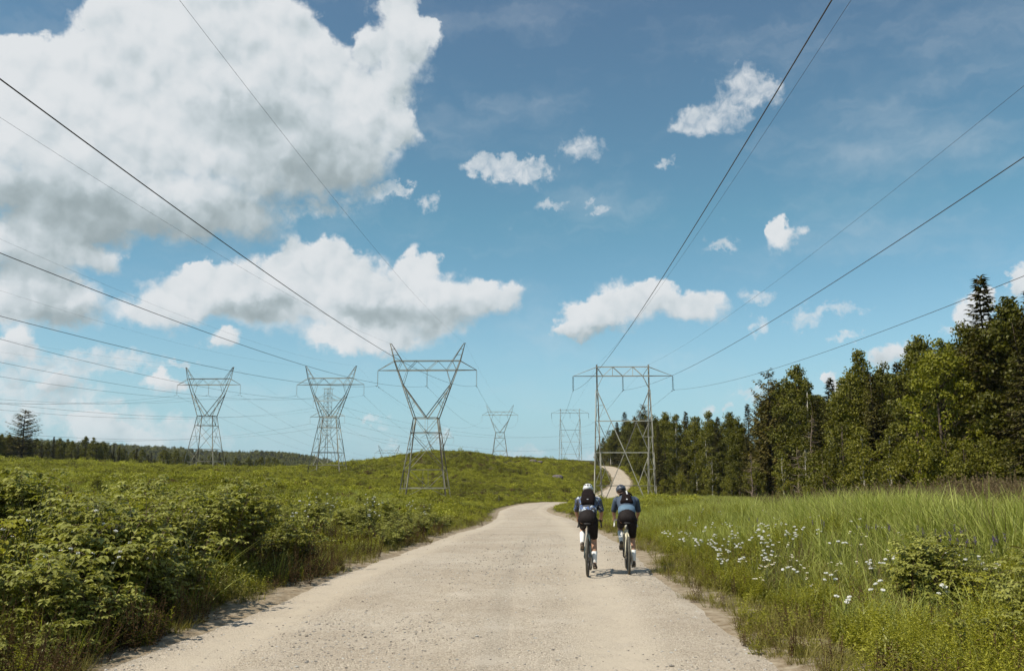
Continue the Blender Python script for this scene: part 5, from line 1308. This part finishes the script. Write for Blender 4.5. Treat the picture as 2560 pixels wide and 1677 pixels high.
def rider(x, y, z, yaw, look, label, style):
    t = empty('person', (x, y, z), yaw, label, 'person', 'cyclists riding up the gravel road')
    hx, hz = look
    P = {'pelvis': ((0, .27, 1.0), .12), 'spine': ((0, .38, 1.13), .105), 'chest': ((0, .52, 1.28), .115), 'collar': ((0, .605, 1.375), .065), 'neck': ((hx * .5, .66, 1.435 + hz * .5), .052),
         'skull': ((hx, .705, 1.50 + hz), .074), 'crown': ((hx, .725, 1.575 + hz), .070), 'nose': ((hx * 1.1, .792, 1.50 + hz), .018), 'chin': ((hx, .755, 1.435 + hz), .035)}
    E = [('pelvis', 'spine'), ('spine', 'chest'), ('chest', 'collar'), ('collar', 'neck'), ('neck', 'skull'), ('skull', 'crown'), ('skull', 'nose'), ('skull', 'chin')]
    for q, s in ((-1, 'l'), (1, 'r')):
        P['ear' + s] = ((hx + q * .078, .70, 1.505 + hz), .014); E.append(('skull', 'ear' + s))
        P.update({'sh' + s: ((q * .17, .565, 1.345), .058), 'ua' + s: ((q * .208, .61, 1.24), .048), 'el' + s: ((q * .238, .665, 1.125), .040), 'fa' + s: ((q * .232, .75, 1.06), .038), 'wr' + s: ((q * .216, .90, .985), .026), 'pa' + s: ((q * .213, .965, .972), .030)})
        E += [('chest', 'sh' + s), ('sh' + s, 'ua' + s), ('ua' + s, 'el' + s), ('el' + s, 'fa' + s), ('fa' + s, 'wr' + s), ('wr' + s, 'pa' + s)]
        for i, (dx, dy, ln) in enumerate(((.024, .012, .030), (.026, .030, .034), (.025, .046, .033), (.023, .060, .027))):   # four fingers hooked over the hood
            a, b, c = f'f{i}a{s}', f'f{i}b{s}', f'f{i}c{s}'
            P[a] = ((q * (.213 + dx), .965 + dy, .965), .0095); P[b] = ((q * (.213 + dx + .008), .97 + dy, .965 - ln), .0085); P[c] = ((q * (.213 + dx - .010), .968 + dy, .965 - ln - .022), .0075)
            E += [('pa' + s, a), (a, b), (b, c)]
        P['ta' + s] = ((q * .186, .975, .972), .011); P['tb' + s] = ((q * .184, 1.005, .955), .009); E += [('pa' + s, 'ta' + s), ('ta' + s, 'tb' + s)]
    P.update({'hipr': ((.09, .28, .97), .092), 'thr': ((.095, .385, .775), .075), 'knr': ((.10, .475, .60), .054), 'car': ((.105, .425, .45), .055), 'anr': ((.112, .355, .215), .034), 'her': ((.114, .31, .165), .032), 'for': ((.114, .43, .135), .034),
              'hipl': ((-.09, .28, .97), .092), 'thl': ((-.10, .49, .90), .075), 'knl': ((-.115, .675, .83), .054), 'cal': ((-.118, .585, .725), .055), 'anl': ((-.114, .385, .565), .034), 'hel': ((-.114, .335, .54), .032), 'fol': ((-.114, .44, .475), .034)})
    for s in 'rl': E += [('pelvis', 'hip' + s), ('hip' + s, 'th' + s), ('th' + s, 'kn' + s), ('kn' + s, 'ca' + s), ('ca' + s, 'an' + s), ('an' + s, 'he' + s), ('he' + s, 'fo' + s)]
    body = skin_obj('body', P, E, M_SKIN, t)
    # bib shorts
    rs = [ring((0, .185, .915), (0, .35, 1), .085, .05), ring((0, .20, .955), (0, .35, 1), .150, .105, sq=.85), ring((0, .235, 1.02), (0, .4, 1), .170, .125, sq=.85), ring((0, .30, 1.095), (0, .7, 1), .158, .12), ring((0, .36, 1.15), (0, .8, 1), .145, .11)]
    thr = limb([(.085, .26, .99), (.092, .33, .87), (.097, .42, .72), (.099, .455, .655)], [.105, .098, .078, .069]); thl = limb([(-.085, .26, .99), (-.097, .40, .94), (-.108, .55, .88), (-.113, .625, .848)], [.105, .096, .078, .069])
    obj('shorts', loft_mesh('shorts', [rs, thr, thl], M_BLACK), t)
    # jersey
    sp = (0, .64, .77)
    jr = [ring((0, .315, 1.085), sp, .160, .122, sq=.9), ring((0, .36, 1.145), sp, .158, .122, sq=.9), ring((0, .45, 1.235), sp, .172, .128, sq=.85), ring((0, .525, 1.305), sp, .196, .125, sq=.85), ring((0, .58, 1.355), (0, .75, .65), .190, .095, sq=.9), ring((0, .615, 1.385), (0, .8, .6), .110, .075), ring((0, .632, 1.40), (0, .8, .6), .066, .062)]
    sl = [limb([(q * .150, .55, 1.34), (q * .182, .575, 1.325), (q * .208, .61, 1.24), (q * .229, .645, 1.165), (q * .236, .66, style['sleeve'])], [.075, .074, .064, .056, .053]) for q in (-1, 1)]
    je = obj('jersey', loft_mesh('jersey', [jr] + sl, style['jersey']), t)
    b = MB(); rb = [ring((0, .300, 1.075), sp, .163, .125, sq=.9), ring((0, .335, 1.115), sp, .166, .130, sq=.9), ring((0, .395, 1.18), sp, .166, .132, sq=.9)]; b.loft(rb)
    obj('rear_pocket', b.mesh('rear_pocket', style['pocket'], True), je)
    # socks and shoes
    for q, an, ca, he, fo in ((1, P['anr'][0], P['car'][0], P['her'][0], P['for'][0]), (-1, P['anl'][0], P['cal'][0], P['hel'][0], P['fol'][0])):
        a, c = Vector(an), Vector(ca); top = a.lerp(c, .80 if q > 0 else 1.0)
        obj('sock', loft_mesh('sock', [limb([top, a.lerp(c, .45), a, a + Vector((0, .0, -.03))], [.056, .047, .038, .037])], M_SOCK), t)
        h, f = Vector(he), Vector(fo); d = (f - h).normalized(); up = Vector((0, -d.z, d.y))
        rs = [ring(h - d * .03 + up * .005, d, .026, .032), ring(h + up * .004, d, .036, .046), ring(h + d * .07 + up * .0, d, .036, .044), ring(h + d * .14 - up * .008, d, .044, .034), ring(h + d * .20 - up * .014, d, .040, .024), ring(h + d * .235 - up * .016, d, .018, .012)]
        sh = obj('shoe', loft_mesh('shoe', [rs], M_SHOE), t)
        so = [ring(h - d * .03 - up * .040, d, .026, .008), ring(h + d * .06 - up * .042, d, .034, .008), ring(h + d * .15 - up * .040, d, .044, .008), ring(h + d * .225 - up * .030, d, .026, .006)]
        obj('sole', loft_mesh('sole', [so], M_SOLE), sh)
    # helmet and hair
    hc = Vector((hx, .735, 1.545 + hz)); tilt = Matrix.Rotation(style['tilt'], 3, 'X') @ Matrix.Rotation(style['roll'], 3, 'Y')
    def shell(a, e, k=1.0): return hc + tilt @ Vector((.100 * k * math.sin(a) * math.cos(e), -.140 * k * math.cos(a) * math.cos(e), .105 * k * math.sin(e)))
    b = MB(); n = 24; rows = [-.22, .05, .35, .65, .95, 1.25, 1.45]
    v = [shell(2 * math.pi * i / n, e + (.16 * math.cos(2 * math.pi * i / n) if r == 0 else 0)) for r, e in enumerate(rows) for i in range(n)] + [shell(0, math.pi / 2)]
    f = [(r * n + i, r * n + (i + 1) % n, (r + 1) * n + (i + 1) % n, (r + 1) * n + i) for r in range(6) for i in range(n)] + [(6 * n + i, 6 * n + (i + 1) % n, 7 * n) for i in range(n)]
    v += [shell(2 * math.pi * i / n, -.20, .86) for i in range(n)]; o2 = 7 * n + 1; f += [(i, o2 + i, o2 + (i + 1) % n, (i + 1) % n) for i in range(n)]; f.append(tuple(o2 + i for i in range(n)))
    b.add(v, f); he = obj('helmet', b.mesh('helmet', style['helmet'], True), t)
    for (a, e, da, de) in ((0, .85, .42, .10), (0, .40, .26, .14), (-.62, .50, .20, .17), (.62, .50, .20, .17), (-1.15, .32, .16, .13), (1.15, .32, .16, .13), (-.5, 1.12, .2, .10), (.5, 1.12, .2, .10)):
        q = MB(); k = 10; q.add([shell(a + da * math.cos(6.283 * i / k), e + de * math.sin(6.283 * i / k), 1.012) for i in range(k)] + [shell(a, e, 1.016)] , [(i, (i + 1) % k, k) for i in range(k)]); obj('vent', q.mesh('vent', M_VENT), he)
    if style['hair']:
        hr = [ring((hx, .70, 1.52 + hz), (0, .2, 1), .080, .085), ring((hx, .675, 1.475 + hz), (0, .2, 1), .076, .080), ring((hx, .645, 1.43 + hz), (0, .3, 1), .055, .050), ring((hx, .61, 1.385 + hz), (0, .4, 1), .030, .028)]
        obj('hair', loft_mesh('hair', [hr], M_HAIR), t)
    else:
        obj('hair', loft_mesh('hair', [[ring((hx, .702, 1.545 + hz), (0, .2, 1), .080, .084), ring((hx, .692, 1.505 + hz), (0, .2, 1), .078, .080), ring((hx, .690, 1.485 + hz), (0, .2, 1), .060, .060)]], M_HAIR), t)
    return t
def pack(x, y, z, yaw, kind, label):
    t = empty('backpack', (x, y, z), yaw, label, 'backpack', None)
    sp = Vector((0, .64, .77)).normalized(); up = Vector((0, -.77, .64)).normalized()
    def R_(s, off, rx, ry): return ring(Vector((0, .43, 1.215)) + sp * s + up * off, sp, rx, ry, 16, sq=.65)
    if kind == 'full':
        rs = [R_(-.045, .115, .115, .035), R_(-.02, .125, .128, .058), R_(.08, .135, .132, .070), R_(.18, .135, .122, .066), R_(.255, .125, .105, .050), R_(.30, .110, .08, .03)]
    else:
        rs = [R_(-.005, .115, .120, .030), R_(.03, .120, .125, .040), R_(.085, .122, .100, .044), R_(.16, .120, .085, .044), R_(.235, .112, .075, .036), R_(.27, .10, .06, .02)]
    bd = obj('pack_body', loft_mesh('pack_body', [rs], M_PACK), t)
    for q in (-1, 1):
        b = MB(); b.tube([Vector((q * .06, .60, 1.455)), Vector((q * .105, .625, 1.445)), Vector((q * .12, .68, 1.39)), Vector((q * .13, .69, 1.30)), Vector((q * .165, .60, 1.21)), Vector((q * .172, .47, 1.16)), Vector((q * .14, .36, 1.22))], .019, 8, True, 0, .45); obj('shoulder_strap', b.mesh('strap', M_PACK, True), t)
    b = MB(); w = .012
    if kind == 'full': b.box(Vector((.0, .43, 1.215)) + sp * .03 + up * .196, (.03, .012, .012), None)
    else:
        for s0, s1, xx in ((.17, .265, .02), (.04, .06, .015)): b.tube([Vector((xx, .43, 1.215)) + sp * s0 + up * .167, Vector((xx - .015, .43, 1.215)) + sp * s1 + up * (.150 if s1 > .2 else .165)], .014, 6, True, 0, .5)
    obj('reflective_tab', b.mesh('tab', M_STRAP), t)
    return t
S1 = dict(jersey=M_JERSEY_P, pocket=M_JERSEY_P, sleeve=1.135, helmet=M_HELM_W, tilt=R(-14), roll=0.0, hair=True)
S2 = dict(jersey=M_JERSEY_B, pocket=M_POCKET_B, sleeve=1.115, helmet=M_HELM_B, tilt=R(-20), roll=R(-14), hair=False)
for (x, y, yw, look, st, fm, sm, tp, kind, lr, lb, lp) in (
        (1.367, 15.88, R(-8.0), (-.012, -.005), S1, M_FRAME_K, M_TEAL, M_TAPE_K, 'full', 'cyclist in white helmet and printed jersey seen from behind', 'dark gravel bicycle with black bar tape under the white-helmeted cyclist', 'full black backpack on the cyclist in the white helmet'),
        (2.166, 16.30, R(-4.8), (-.085, -.02), S2, M_FRAME_C, M_FRAME_C, M_TAPE_W, 'vest', 'cyclist in slate blue helmet and blue jersey, head turned left', 'cream bicycle with white bar tape under the blue-jerseyed cyclist', 'slim black hydration pack on the cyclist in the blue jersey')):
    zz = float(road_surf(np.array([x]), np.array([y]))[0]) - .004
    bicycle(x, y, zz, yw, fm, sm, tp, lb); rider(x, y, zz, yw, look, lr, st); pack(x, y, zz, yw, kind, lp)

# ------------------------------------------------------------------ air: thin haze over the whole valley
def haze():
    m, N, out = mat('thin_haze')
    v = N.node('ShaderNodeVolumePrincipled', {'Color': (0.80, 0.86, 0.92, 1), 'Density': 0.00006, 'Anisotropy': 0.2})
    N.l.new(v.outputs[0], out.inputs['Volume'])
    b = MB(); b.box((0, 1000, 25), (5200, 3000, 90)); o = obj('haze', b.mesh('haze', m)); o['kind'] = 'stuff'; o['label'] = 'thin pale haze in the air over the meadow'; o['category'] = 'haze'
haze()
